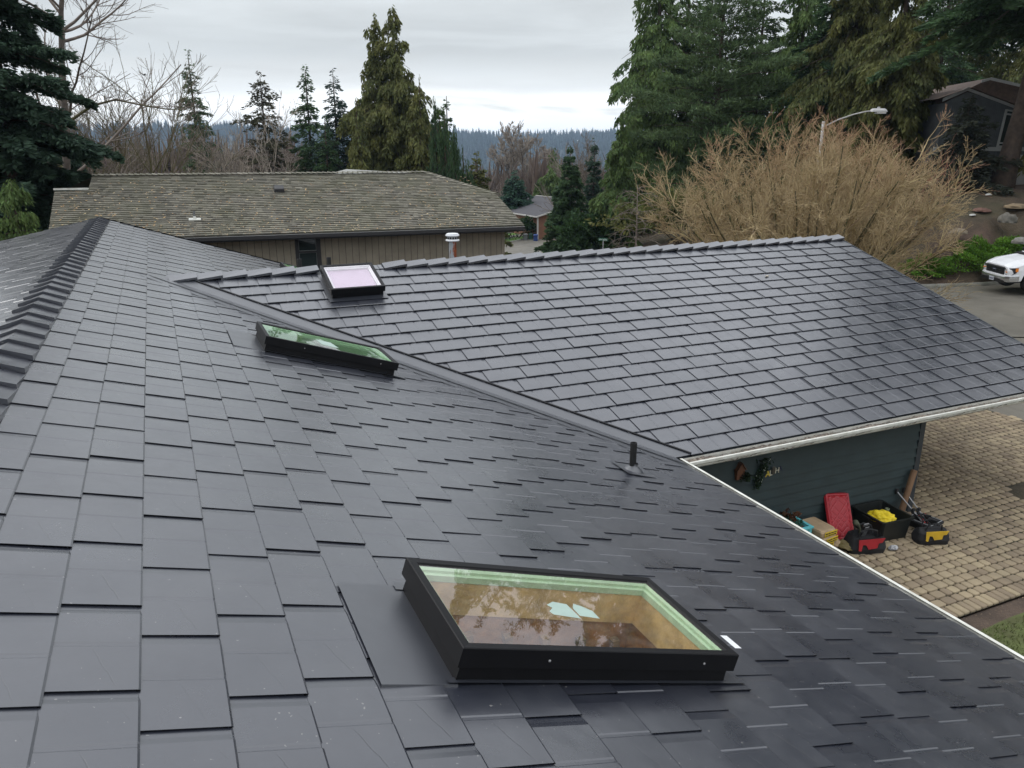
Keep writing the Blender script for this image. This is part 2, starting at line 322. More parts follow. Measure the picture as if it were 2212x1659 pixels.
# ------------------------------------------------------------------ the house we stand on
T=.325; TL=.225; CT=1/math.hypot(1,T); ST=T*CT
XE,YE,ZE=5.887,7.787,-3.95; XR=-1.30; ZR=ZE+T*(XE-XR); YB=13.722; ZB=ZE+T*(YB-YE); RAKE=21.6; XEND=14.66; SUM=XE+YE
EXA,EXB,LEN=.3135,.3195,.6063
def panels(mb,O,du,dv,n,u0,u1,rows,W,v0,phase,holes=(),seed=1,gd=.0034,tl=.0095,tb=.0095):
    rnd=random.Random(seed); O,du,dv,n=Vector(O),Vector(du),Vector(dv),Vector(n)
    P=lambda u,v,h:O+du*u+dv*v+n*h
    for r in range(rows):
        va=v0+r*W; ph=phase.get(r,rnd.random()); ph*=LEN; j0=math.floor((u0-ph)/LEN)
        j=j0
        while True:
            a=ph+j*LEN; b=a+LEN; j+=1
            if a>=u1: break
            t1,t2,t3=rnd.uniform(-.0015,.002),rnd.uniform(-.002,.002),rnd.uniform(-.0012,.0012)
            def H(u,v):
                q=(u-a)/LEN; s=(v-va)/W; q=0.12*q+.88*max(0,min(1,(q-.88)/.12))
                g=-gd if .484<(u-a)/LEN<.516 else 0
                return .003+(tb+t1)*(1-s)+(tl+t2)*(1-q)+g+t3*math.sin(math.pi*q)*2
            rects=[(max(a,u0),min(b+.012,u1),va,va+W+.008)]
            for (hu0,hu1,hv0,hv1) in holes:
                out=[]
                for (p,q,s,t) in rects:
                    if q<=hu0 or p>=hu1 or t<=hv0 or s>=hv1: out.append((p,q,s,t)); continue
                    if p<hu0: out.append((p,hu0,s,t))
                    if q>hu1: out.append((hu1,q,s,t))
                    c,d=max(p,hu0),min(q,hu1)
                    if s<hv0: out.append((c,d,s,hv0))
                    if t>hv1: out.append((c,d,hv1,t))
                rects=out
            for (p,q,s,t) in rects:
                if q-p<.01 or t-s<.01: continue
                us=[p]+[x for x in (a+.472*LEN,a+.486*LEN,a+.514*LEN,a+.528*LEN,a+.885*LEN,a+.94*LEN) if p<x<q]+[q]
                i=len(mb.v)
                s2=s+.009 if abs(s-va)<1e-4 else s
                for x in us:
                    for y in (s2,t): mb.v.append(tuple(P(x,y,H(x,y))))
                UVv=lambda x,y:((x-a)/LEN,(y-va)/W)
                for c in range(len(us)-1):
                    mb.f.append((i+2*c,i+2*c+2,i+2*c+3,i+2*c+1)); mb.uv.append([UVv(us[c],s),UVv(us[c+1],s),UVv(us[c+1],t),UVv(us[c],t)]); mb.mi.append(0)
                # folded-down edges: butt (low side) and lap (near side), undercut
                i2=len(mb.v)
                for x in us: mb.v.append(tuple(P(x,s,H(x,s)-.0045)))
                for x in us: mb.v.append(tuple(P(x,s+.05,-.004)))
                n_=len(us)
                for c in range(n_-1):
                    mb.f.append((i2+c,i2+c+1,i+2*c+2,i+2*c)); mb.uv.append([(.5,.9)]*4); mb.mi.append(0)
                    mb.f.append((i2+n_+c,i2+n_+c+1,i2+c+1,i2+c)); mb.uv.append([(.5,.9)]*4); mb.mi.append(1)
                i3=len(mb.v); mb.v+= [tuple(P(p+.001,s,H(p,s)-.003)),tuple(P(p+.001,t,H(p,t)-.003)),tuple(P(p+.04,s,-.004)),tuple(P(p+.04,t,-.004))]
                mb.f.append((i,i+1,i3+1,i3)); mb.uv.append([(.5,.9)]*4); mb.mi.append(0)
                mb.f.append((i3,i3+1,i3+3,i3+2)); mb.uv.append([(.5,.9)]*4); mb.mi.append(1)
def cut(me,co,no):
    bm=bmesh.new(); bm.from_mesh(me); bmesh.ops.bisect_plane(bm,geom=bm.verts[:]+bm.edges[:]+bm.faces[:],plane_co=co,plane_no=no,clear_outer=True); bm.to_mesh(me); bm.free()
nA=Vector((ST,0,CT)); uA=Vector((0,1,0)); vA=Vector((-CT,0,ST)); OA=Vector((XE,0,ZE))
nB=Vector((0,-ST,CT)); uB=Vector((1,0,0)); vB=Vector((0,CT,ST)); OB=Vector((0,YE,ZE))
def Aloc(X): return (XE-X)/CT
# skylights: outer rect at the top of the frame (u0,u1,v0,v1)
SK1=(2.80,3.686,Aloc(2.574),Aloc(.957)); SK3=(9.44,10.355,Aloc(2.574),Aloc(.950)); SK4=(18.80,19.80,Aloc(4.17),Aloc(2.56))
vb=lambda Y:(Y-YE)/CT
SK2=(2.425,3.33,vb(12.605),vb(13.47))
house=thing('house','foreground house with dark metal slate roof, four skylights and slate blue garage wall','house',(0,0,-5.9))
H0=Vector((0,0,-5.9))
def hb(mb,name,mats,parent=house,**k):
    """build a part of the house; world coordinates are kept"""
    o=mb.build(name,mats,parent,**k)
    return o
def fixlocal(root,off):
    """children were built in world coordinates: move their mesh data under the root"""
    done=set()
    for ch in root.children_recursive:
        if ch.type=='MESH' and ch.data.name not in done:
            ch.data.transform(Matrix.Translation(-off)); done.add(ch.data.name)
rowX0=(XE+.2745)/CT  # column boundaries measured from the photo line X=-.2745
v0=rowX0%EXA-EXA
hole=lambda s,up=.34:(s[0]+.03,s[1]+.04,s[2]+.02,s[3]+up)
holesA=[(SK1[0]+.04,SK1[1]+.02,SK1[2]-.02,SK1[3]+.33),(SK3[0]+.05,SK3[1]+.05,SK3[2]-.02,SK3[3]+.33),(SK4[0]+.05,SK4[1]+.05,SK4[2]-.02,SK4[3]+.04)]
r0=round((rowX0-v0)/EXA) # row index whose lower edge is X0
phases={r0-1+0:0,}
phA={r0:.57,r0-1:.205,r0-2:.52,r0-3:.715,r0-4:.977,r0-5:.75,r0+1:.42,r0+2:.93,r0-6:.25,r0-7:.52,r0-8:.03,r0-9:.28,r0-10:.55,r0-11:.80,r0-12:.06}
rowsA=int(math.ceil((Aloc(XR)-v0)/EXA))
mbA=MB(); panels(mbA,OA,uA,vA,nA,-3.2,YB+.2,rowsA,EXA,v0,phA,holesA[:2],3)
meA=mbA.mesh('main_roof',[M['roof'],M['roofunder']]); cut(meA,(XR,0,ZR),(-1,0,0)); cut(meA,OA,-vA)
# near valley: keep X+Y<SUM-.30 where it lies in front of the wing ridge
cut(meA,(SUM-.24,0,0),(1,1,0))
mbA2=MB(); panels(mbA2,OA,uA,vA,nA,SUM-XE-.2,RAKE,rowsA,EXA,v0,phA,holesA[2:],4)
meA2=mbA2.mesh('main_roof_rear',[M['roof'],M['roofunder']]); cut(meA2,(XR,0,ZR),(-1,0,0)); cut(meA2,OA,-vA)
# beyond the wing: two pieces (behind the rear valley, and the strip upslope of the valley top)
XV=SUM-YB
bm=bmesh.new(); bm.from_mesh(meA)
me3=meA2.copy(); cut(me3,(0,YB,0),(0,-1,0)); cut(me3,(0,2*YB-SUM+.05,0),(1,-1,0)); bm.from_mesh(me3)
# the strip between: near panels reach Y=YB at X<XV, handled by meA itself
bm.to_mesh(meA); bm.free()
main_roof=link('main_roof',meA,house)
mbL=MB(); LL=math.hypot(1,TL); vL=Vector((1/LL,0,TL/LL)); nL=Vector((-TL/LL,0,1/LL)); OL=Vector((XR-6.4,0,ZR-6.4*TL))
panels(mbL,OL+Vector((0,RAKE,0)),Vector((0,-1,0)),vL,nL,0,RAKE+3.2,int(6.4*LL/EXA)+1,EXA,6.4*LL-(int(6.4*LL/EXA)+1)*EXA,{},(),8,.0075,.020)
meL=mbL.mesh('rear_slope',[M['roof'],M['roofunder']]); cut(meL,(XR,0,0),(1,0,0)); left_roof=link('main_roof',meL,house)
# garage wing
mbB=MB(); panels(mbB,OB,uB,vB,nB,XV-.3,XEND,int(math.ceil(vb(YB)/EXB)),EXB,0,{0:.466,1:.69,2:.449,3:.20,4:.42,5:.15},[(SK2[0]-.02,SK2[1]+.02,SK2[2]+.03,99)],5,.0028,.010,.020)
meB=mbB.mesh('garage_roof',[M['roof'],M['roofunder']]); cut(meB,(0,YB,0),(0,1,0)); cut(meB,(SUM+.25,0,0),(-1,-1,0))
mbBr=MB(); panels(mbBr,Vector((0,2*YB-YE,ZE)),uB,Vector((0,-CT,ST)),Vector((0,ST,CT)),XV-.3,XEND,int(math.ceil(vb(YB)/EXB)),EXB,0,{},(),6)
meBr=mbBr.mesh('tmp',[M['roof'],M['roofunder']]); cut(meBr,(0,YB,0),(0,-1,0)); cut(meBr,(0,2*YB-SUM-.25,0),(-1,1,0))
bm=bmesh.new(); bm.from_mesh(meB); bm.from_mesh(meBr); bm.to_mesh(meB); bm.free()
garage_roof=link('garage_roof',meB,house)
# solid deck under the panels (with openings under the skylights) and soffits
mb=MB()
def deck(O,u,v,n,u0,u1,v1_,holes,h=-.012):
    us=sorted({u0,u1,*[x for q in holes for x in q[:2]]}); vs_=sorted({0,v1_,*[x for q in holes for x in q[2:]]})
    for a,b in zip(us,us[1:]):
        for c,d in zip(vs_,vs_[1:]):
            if any(q[0]-1e-6<=a and b<=q[1]+1e-6 and q[2]-1e-6<=c and d<=q[3]+1e-6 for q in holes): continue
            mb.face([O+u*a+v*c+n*h,O+u*b+v*c+n*h,O+u*b+v*d+n*h,O+u*a+v*d+n*h])
ins=lambda s:(s[0]+.07,s[1]-.07,s[2]+.07,s[3]-.07)
deck(OA,uA,vA,nA,-3.2,RAKE,Aloc(XR),[ins(SK1),ins(SK3),ins(SK4)])
deck(OL,Vector((0,1,0)),vL,nL,-3.2,RAKE,6.4*LL,[])
meD=mb.mesh('deck',M['trimdark']); cut(meD,(XR,0,0),(0,0,0)) if 0 else None
mb2=mb; mb=MB(); deck(OB,uB,vB,nB,XV,XEND,vb(YB),[ins(SK2)]); deck(Vector((0,2*YB-YE,ZE)),uB,Vector((0,-CT,ST)),Vector((0,ST,CT)),XV,XEND,vb(YB),[])
meE=mb.mesh('deck2',M['trimdark']); cut(meE,(SUM-.02,0,0),(-1,-1,0)); cut(meE,(0,2*YB-SUM+.02,0),(-1,1,0))
bm=bmesh.new(); bm.from_mesh(meD); bm.from_mesh(meE); bm.to_mesh(meD); bm.free()
link('roof_deck',meD,house)
# valley: smooth folded metal on both slopes, raised hem where the wing's courses stop
mb=MB()
def zA(x): return ZE+T*(XE-x)
def zB_(y): return ZE+T*(y-YE)
def band(s0,s1,h,zf,side):
    # strip between the plan lines X+Y=SUM+s0 and SUM+s1 from the wing ridge to the eave
    pts=[]
    for s in (s0,s1):
        xt=XV-.02+s*.5 if side=='A' else XV+s*.5; yt=SUM+s-xt
        xb=XE-.004 if side=='A' else XE+ s*1.0; yb=SUM+s-xb
        pts.append(((xt,yt),(xb,yb)))
    (a,b),(c,d)=pts
    mb.face([(a[0],a[1],zf(a[0],a[1])+h),(b[0],b[1],zf(b[0],b[1])+h),(d[0],d[1],zf(d[0],d[1])+h),(c[0],c[1],zf(c[0],c[1])+h)])
band(-.60,-.0,.020,lambda x,y:zA(x),'A'); band(-.30,-.0,.030,lambda x,y:zA(x),'A')
band(0,.27,.026,lambda x,y:zB_(y),'B')
vf=hb(mb,'valley_flashing',M['flash'])
mb=MB()
a=Vector((XV+.27,YB,zB_(YB))); b=Vector((XE+.27,YE,zB_(YE)))
a.x-=.3;a.y+=.3*0;
a=Vector((SUM+.262-(YB-.02),YB-.02,zB_(YB-.02)+.0)); b=Vector((SUM+.262-YE,YE,ZE))
d=Vector((.02,.02,0)); mb.face([a+Vector((0,0,0)),b,b+Vector((.0,.0,.042)),a+Vector((0,0,.042))]); mb.face([a+Vector((0,0,.042)),b+Vector((0,0,.042)),b+d+Vector((0,0,.046)),a+d+Vector((0,0,.046))])
hb(mb,'valley_hem',M['black'])
# ridge caps
def ridge(parent,p0,dirv,arm1,arm2,n,step,tall,mats,skip=()):
    mb=MB(); p0=Vector(p0); dirv=Vector(dirv); a1,a2=Vector(arm1),Vector(arm2); up=Vector((0,0,1)); rn=random.Random(5)
    for i in range(n):
        q=p0+dirv*(i*step)
        if any(lo<i*step+step/2<hi for lo,hi in skip): continue
        h0=tall+rn.uniform(-.006,.006); h1=.018; L=step+.03; j=Vector((rn.uniform(-.004,.004),rn.uniform(-.004,.004),0))
        A0=q+up*h0+j; A1=q+dirv*L+up*h1
        B0,B1=A0+a1+up*0.01,A1+a1; D0,D1=A0+a2+up*.01,A1+a2
        c0,c1,d0,d1=B0-up*(h0*.75),B1-up*.03,D0-up*(h0*.75),D1-up*.03
        mb.face([A0,A1,B1,B0]); mb.face([A0,D0,D1,A1])           # two slopes
        mb.face([B0,B1,c1,c0]); mb.face([D0,d0,d1,D1])           # hems
        mb.face([A0,B0,c0,q+up*(-.0)+j+dirv*.008]); mb.face([A0,q+j+dirv*.008,d0,D0])     # raised end
    return hb(mb,'ridge_capping',mats,parent)
ridge(main_roof,(XR+.01,5.912-.42*21,ZR+.020),(0,1,0),(.215,0,-.088),(-.205,0,-.070),58,.42,.052,M['roof'])
ridge(garage_roof,(XEND+.02,YB,ZB+.03),(-1,0,0),(0,-.20,-.20*T),(0,.20,-.20*T),37,.395,.055,M['roof'],[(XEND-3.42,XEND-2.36)])
# rake edge trims
for (p,q) in (((XR,RAKE,ZR),(XE,RAKE,ZE)),((XR,RAKE,ZR),(XR-6.4,RAKE,ZR-6.4*TL)),((XEND,YB,ZB),(XEND,YE,ZE)),((XEND,YB,ZB),(XEND,2*YB-YE,ZE))):
    mb=MB(); p,q=Vector(p),Vector(q); o=Vector((0,.03,0)) if p.y==RAKE else Vector((.03,0,0))
    mb.prism([p+Vector((0,0,.03)),q+Vector((0,0,.03)),q-Vector((0,0,.16)),p-Vector((0,0,.16))],o)
    hb(mb,'rake_trim',M['trimdark'])
# gutters
def gutter(name,x0,x1,y0,axis,parent,debris=True,out=-1,wide=.15,lip=.022):
    # profile in (outward, up)
    pr=[(.0,-.015),(.0,-.115),(wide*.62,-.115),(wide*.80,-.085),(wide*.82,-.055),(wide,-.03),(wide,.004),(wide-lip,.006)]
    mb=MB(); P=(lambda s,o,z:Vector((s,y0+out*o,ZE+z))) if axis=='x' else (lambda s,o,z:Vector((y0+out*o,s,ZE+z)))
    th=.004
    for (a,b) in zip(pr,pr[1:]):
        mb.face([P(x0,*a),P(x1,*a),P(x1,*b),P(x0,*b)])
        mb.face([P(x0,a[0]-th,a[1]+th),P(x0,b[0]-th,b[1]+th),P(x1,b[0]-th,b[1]+th),P(x1,a[0]-th,a[1]+th)])
    for s in (x0,x1): mb.face([P(s,*p) for p in pr[:6]]+[P(s,wide,-.03)])
    g=hb(mb,name,M['gutter'],parent)
    if debris:
        mb=MB(); rn=random.Random(3); n=int((x1-x0)/.035)
        hs=[[(-.062+.02*math.sin(i*.21)+rn.uniform(-.012,.014)) for j in range(4)] for i in range(n+1)]
        for i in range(n):
            s0,s1=x0+.02+i*(x1-x0-.04)/n,x0+.02+(i+1)*(x1-x0-.04)/n
            for j in range(3):
                o0,o1=.004+j*(wide-.03)/3,.004+(j+1)*(wide-.03)/3
                mb.face([P(s0,o0,hs[i][j]),P(s1,o0,hs[i+1][j]),P(s1,o1,hs[i+1][j+1]),P(s0,o1,hs[i][j+1])])
        for i in range(900):
            s=rn.uniform(x0+.05,x1-.05); o=rn.uniform(.01,wide-.03); z=-.05+rn.uniform(0,.015); r=rn.uniform(.006,.016); a=rn.random()*6.3; l=rn.uniform(.01,.045)
            p=P(s,o,z); mb.face([p+Vector((math.cos(a)*l,math.sin(a)*l,.004)),p+Vector((-math.sin(a)*r*.4,math.cos(a)*r*.4,.006)),p-Vector((math.cos(a)*l,math.sin(a)*l,0)),p+Vector((math.sin(a)*r*.4,-math.cos(a)*r*.4,0))])
        hb(mb,'debris',M['debris'],g)
    return g
gutter('gutter',XE+.10,XEND-.02,YE+.005,'x',house,True,-1,.21)
gutter('gutter',-3.2,YE-.02,XE-.045,'y',house,False,1,.145,.038)
mb=MB(); mb.box(((XE+XEND)/2+.04,YE+.03,ZE-.10),(XEND-XE-.1,.03,.17)); hb(mb,'fascia',M['gutter'])
# walls
mb=MB()
ybase=-5.92; WY=8.09; CX=11.07
def lap(p0,p1,z0,z1,outv,exp=.15,th=.032):
    p0,p1,o=Vector(p0),Vector(p1),Vector(outv); z=z0
    while z<z1:
        t=min(z+exp,z1); up=Vector((0,0,1))
        a=p0+up*z+o*th; b=p1+up*z+o*th; c=p1+up*t+o*.002; d=p0+up*t+o*.002
        mb.face([a,b,c,d]); mb.face([p0+up*z,p1+up*z,b,a]); z=t
lap((5.42,WY,0),(CX-.10,WY,0),ybase,ZE-.02,(0,-1,0))
gw=hb(mb,'garage_wall',M['siding'])
mb=MB(); mb.box((CX-.05,WY-.005,(ybase+ZE)/2),(.11,.055,ZE-ybase+.05)); mb.box((CX+.02,WY+.05,(ybase+ZE)/2),(.03,.10,ZE-ybase+.05)); hb(mb,'corner_board',M['trimdark'],gw)
mb=MB(); lap((CX,2*YB-8.2,0),(CX,WY+.02,0),ybase,ZE-.06,(1,0,0)); lap((5.42,-3.0,0),(5.42,WY,0),ybase,ZE-.0,(1,0,0)); lap((5.42,2*YB-8.1,0),(CX,2*YB-8.1,0),ybase,ZE,(0,1,0)); lap((5.42,2*YB-8.1,0),(5.42,RAKE-.5,0),ybase,ZE,(1,0,0)); lap((XR-6,RAKE-.5,0),(5.42,RAKE-.5,0),ybase,ZE,(0,1,0)); lap((XR-6,-3,0),(XR-6,RAKE-.5,0),ybase,ZR-6*TL,(-1,0,0))
lap((XR-6,-3.0,0),(5.42,-3.0,0),ybase,ZE,(0,-1,0))
# gable triangles
for yy in (RAKE-.5,-3.0):
    mb.face([(XR-6,yy,ZE),(5.42,yy,ZE),(5.42,yy,zA(5.42)-.03),(XR,yy,ZR-.03),(XR-6,yy,ZR-6*TL-.03)])
hb(mb,'wall',M['siding'])
mb=MB(); mb.face([(5.42,YE,ZE-.06),(XEND,YE,ZE-.06),(XEND,2*YB-YE,ZE-.06),(5.42,2*YB-YE,ZE-.06)]); mb.face([(5.42,-3,ZE-.05),(XE,-3,ZE-.05),(XE,YE,ZE-.05),(5.42,YE,ZE-.05)])
mb.face([(XEND-.05,YE,ZE-.05),(XEND-.05,YB,ZB-.03),(XEND-.05,2*YB-YE,ZE-.05)]); hb(mb,'soffit',M['trimdark'])
# skylights
def skylight(s,O,u,v,n,gl,label,frame_in,shaft=True,top=.21,kind='wood',stick=()):
    P=lambda a,b,h:O+u*a+v*b+n*h
    u0,u1,v0,v1=s
    def rect(a,b,h): return [P(u0+a,v0+a,h),P(u1-a,v0+a,h),P(u1-a,v1-a,h),P(u0+a,v1-a,h)] if b is None else None
    def loops(seq,mb,m=0):
        for (A,B) in zip(seq,seq[1:]):
            for j in range(4):
                q=(j+1)%4; mb.face([A[j],A[q],B[q],B[j]],m=m)
    R=lambda a,h:[P(u0+a,v0+a,h),P(u1-a,v0+a,h),P(u1-a,v1-a,h),P(u0+a,v1-a,h)]
    mb=MB(); loops([R(.028,-.01),R(.028,top-.10),R(0,top-.10),R(0,top-.004),R(.004,top),R(.048,top-.003),R(.052,top-.010),R(.06,top-.03)],mb)
    fr=hb(mb,'skylight',M['black'],house); fr['label']=label
    mb=MB(); mb.face(R(.045,top-.012)); hb(mb,'pane',gl,fr)
    mb=MB(); loops([R(.052,top-.018),R(.074,top-.030),R(.076,top-.045),R(.095,top-.050),R(.097,top-.085),R(.09,top-.09)],mb); hb(mb,'inner_frame',frame_in,fr)
    # flashing: smooth pan upslope, skirts on the other sides
    mb=MB(); e=.012
    def q4(a,b,c,d,h0,h1=None):
        h1=h0 if h1 is None else h1; mb.face([P(a,c,h0),P(b,c,h0),P(b,d,h1),P(a,d,h1)])
    if shaft!='B':
        q4(u0-.0,u1+.02,v1-.03,v1+.34,.024); 
        mb.face([P(u0-.0,v1-.03,.024),P(u0-.0,v1+.34,.024),P(u0-.004,v1+.34,.012),P(u0-.004,v1-.03,.012)])
        q4(u0+.0,u0+.04,v0-.13,v1+.02,.034,.034); q4(u0+.02,u1,v0-.10,v0+.03,.030,.036); q4(u1-.03,u1+.05,v0-.16,v1+.02,.03)
        # sloped counter flashing against the curb
        pass
    else:
        q4(u0-.03,u1+.03,v0-.10,v0+.03,.036); q4(u0-.04,u0+.03,v0-.10,v1,.03); q4(u1-.03,u1+.04,v0-.10,v1,.03); pass
    hb(mb,'flashing',M['flash'],fr)
    if kind=='wood':
        mb=MB(); loops([R(.09,top-.088),R(.09,-.02),R(.09,-.075)],mb,0)
        loops([R(.09,-.075),R(.07,-.08),R(.07,-.28)],mb,1); D=[p+Vector((0,0,-1.1)) for p in R(.02,-.2)]; loops([R(.07,-.28),[p+Vector((0,0,-.8)) for p in R(.05,-.28)]],mb,2)
        mb.face([p+Vector((0,0,-.8)) for p in R(.05,-.28)],m=2)
        # rafter ends showing under the curb
        for j in range(6):
            a=v0+.2+j*.26; mb.box(P(u1-.115,a,-.20),(.05,.05,.05),m=2)
        hb(mb,'shaft',[M['wood'],M['woodo'],M['osb']],fr)
    else:
        mb=MB(); mb.face(R(.10,top-.075)); hb(mb,'blind' if kind=='film' else 'diffuser',kind_m[kind],fr)
    for (a,b,pts) in stick:
        mb=MB(); mb.face([P(a+x,b+y,top-.0105) for x,y in pts]); hb(mb,'sticker',M['sticker'],fr)
    mb=MB(); loops([R(.022,.02),R(.026,top-.10)],mb); hb(mb,'curb_cladding',M['black'],fr)
    mb=MB()
    for f in (.28,.86):
        c=P(u0-.002,v0+(v1-v0)*(1-f),top-.055); mb.lathe(c,[(0.0,0),(.007,0.0),(.007,.004),(.004,.007),(0,.008)],8,M=Matrix(((1,0,0),(0,0,-1),(0,1,0))) if shaft!='B' else Matrix.Identity(3))
    hb(mb,'screw',M['screw'],fr)
    return fr
M['screw']=mat('screw_steel',(.30,.30,.30),.4,metal=.4)
M['woodo']=mat('shaft_lumber_edge',(.36,.17,.055),.7,var=.3,nscale=7,bump=.2)
M['glassclear']=glass('skylight_glass_clear',(1,.96,.99),(.96,.93,.96),1.7)
kind_m={'film':M['pinkfilm'],'green':mat('green_shade',(.07,.115,.07),.5,c2=(.24,.28,.24),nscale=1.3)}
st1=[(.33,.86,[(0,0),(.15,.01),(.17,.09),(.13,.15),(.10,.13),(.06,.17),(.03,.16)]),(.34,.73,[(0,.0),(.08,.0),(.13,.05),(.15,.09),(.10,.12),(.02,.12)])]
skylight(SK1,OA,uA,vA,nA,M['glass'],'nearest skylight, plywood shaft showing through the glass',M['gasket'],stick=[(SK1[0]+a,SK1[2]+b,p) for a,b,p in st1])
skylight(SK3,OA,uA,vA,nA,M['glassg'],'green tinted skylight beside the valley',M['framewhite'],kind='green',stick=[(SK3[0]+.25,SK3[2]+.75,[(0,0),(.28,.05),(.3,.25),(.02,.22)])])
skylight(SK4,OA,uA,vA,nA,M['glassg'],'farthest skylight, half hidden behind the ridge of the garage wing',M['gasket'],kind='green')
skylight(SK2,OB,uB,vB,nB,M['glassclear'],'square skylight at the ridge with a pale pink pane',M['framewhite'],shaft='B',kind='film')
for (x,y) in ((2.63,3.02),):
    mb=MB(); p=OA+uA*(SK1[0]+.06)+vA*(SK1[2]-.02)+nA*.215; 
    mb.face([p,p+uA*.13,p+uA*.13-vA*.05,p-vA*.05]); o=hb(mb,'label_tab',M['white_tab'] if 'white_tab' in M else M['whitemetal'],house)
# vent pipe with rubber boot, right of the valley bottom
def vent(P0,h,r,boot,name='vent_pipe',mt=None,lab=None):
    mb=MB(); P0=Vector(P0); mb.lathe(P0,[(r,-.1),(r,h),(r-.012,h),(r-.012,h-.12),(0,h-.12)],18); o=hb(mb,name,mt or M['pipe'],smooth=False)
    for p in o.data.polygons: p.use_smooth=abs(p.normal.z)<.5
    if lab: o['label']=lab
    if boot:
        mb=MB(); mb.lathe(P0,[(.135,-.035),(.13,.012),(.095,.05),(.055,.075),(r+.006,.085),(r+.006,.11)],24,M=Matrix.Rotation(math.atan(T)*.6,3,'Y')); b=hb(mb,'boot',M['flash'],o,smooth=True)
        mb=MB()
        q=P0; mb.face([q+uA*-.18+vA*-.24+nA*.028,q+uA*.20+vA*-.24+nA*.028,q+uA*.20+vA*.18+nA*.030,q+uA*-.18+vA*.18+nA*.030]); hb(mb,'flashing',M['flash'],o)
    return o
vent(hitA:=Vector((4.588,6.841,-3.528)),.36,.038,True)
# flue and two black pipes on the wing's rear slope
def onray(x,y,Y):
    r=ray(x,y); return Vector(r*Y/r[1])
fl=onray(978,540,15.1)
mb=MB(); z0=fl.z-.9; top=onray(978,520,15.1).z
r=.078; mb.lathe((fl.x,fl.y,0),[(r,z0),(r,top+.02)],20)
flm=bpy.data.materials.new('rusty_galvanised'); flm.use_nodes=True; k=N(flm); ob=k.obj(); sx=k.n('ShaderNodeSeparateXYZ',{0:ob})
rust=k.m('MULTIPLY',k.mr(k.m('ADD',k.m('MULTIPLY',k.noise(12,k.obj((1,1,.25)),4,.6),1.0),k.m('MULTIPLY',sx.outputs[0],1.6)),fl.x*1.6+.50-.06,fl.x*1.6+.5+.02,0,1),1)
c0=k.mix(rust,(.33,.35,.36),k.mix(k.noise(14,ob,4),(.05,.018,.015),(.38,.09,.02))); k.col(c0); k.rough(.55); k.bs.inputs['Metallic'].default_value=.2
fo=hb(mb,'flue_pipe',flm,smooth=True)
mb=MB(); zt=top; mb.lathe((fl.x,fl.y,0),[(.08,zt),(.135,zt-.005),(.145,zt+.01),(.135,zt+.03),(.125,zt+.035)],28); mb.lathe((fl.x,fl.y,0),[(.122,zt+.03),(.122,zt+.10)],28,m=1)
mb.lathe((fl.x,fl.y,0),[(.125,zt+.10),(.14,zt+.098),(.145,zt+.11),(.14,zt+.125),(.122,zt+.13),(.122,zt+.145),(.115,zt+.15),(0,zt+.152)],28)
for j in range(14):
    a=2*math.pi*j/14; mb.box((fl.x+.1225*math.cos(a),fl.y+.1225*math.sin(a),zt+.062),(.004,.034,.038),rz=a,m=2)
hb(mb,'vent_cap',[M['whitemetal'],mat('galvanised',(.38,.39,.40),.45,metal=.3,var=.1),M['pipe']],fo,smooth=False)
for (x,y,yy) in ((706,560,14.9),(711,572,16.0)):pass
p=onray(706,567,15.2); q=onray(706,560,15.2)
def pipeat(px,ytop,Y,r):
    t=onray(px,ytop,Y); vent((t.x,t.y,t.z-1.1),1.1,r,False)
pipeat(646,559.5,16.0,.05); pipeat(710,556,16.6,.048)
# small chip of white debris on the wing roof
fixlocal(house,H0)
for o in house.children_recursive:
    if o.type!='MESH': o.location=(0,0,0)
# ------------------------------------------------------------------ courtyard things
GZ=-5.86
def dec(name,label,cat,loc,rz=0,group=None): return thing(name,label,cat,loc,rz,group)
# black tote with lid leaning behind
tote=dec('storage_tote','open black storage tote holding a yellow cloth and a small canister','tote',(9.93,7.72,GZ),R_(-4))
mb=MB(); L,Wd,Hh=.60,.66,.36
def tub(mb,L,Wd,Hh,th=.012,tp=.86):
    rr=lambda k,z,i:[((x)*(L/2*k-i)*1,(y)*(Wd/2*k-i),z) for x,y in ((-1,-.9),(-.9,-1),(.9,-1),(1,-.9),(1,.9),(.9,1),(-.9,1),(-1,.9))]
    seq=[rr(tp,0,0),rr(tp,0.01,-.004),rr(.98,Hh-.03,0),rr(1,Hh-.03,-.018),rr(1,Hh,-.02),rr(1,Hh,th),rr(tp,.015,th)]
    mb.face(seq[0][::-1])
    for a,b in zip(seq,seq[1:]):
        for j in range(8): q=(j+1)%8; mb.face([a[j],a[q],b[q],b[j]])
    mb.face(seq[-1])
tub(mb,L,Wd,Hh); mb.build('tub',mat('tote_plastic_black',(.012,.014,.013),.45,var=.2,bump=.1),tote,bevel=.004)
mb=MB()
for s in (-1,1): mb.box((s*(L/2+.02),0,Hh-.05),(.03,.16,.03))
mb.build('handle',mat('tote_plastic_handle',(.016,.018,.017),.45),tote,bevel=.004)
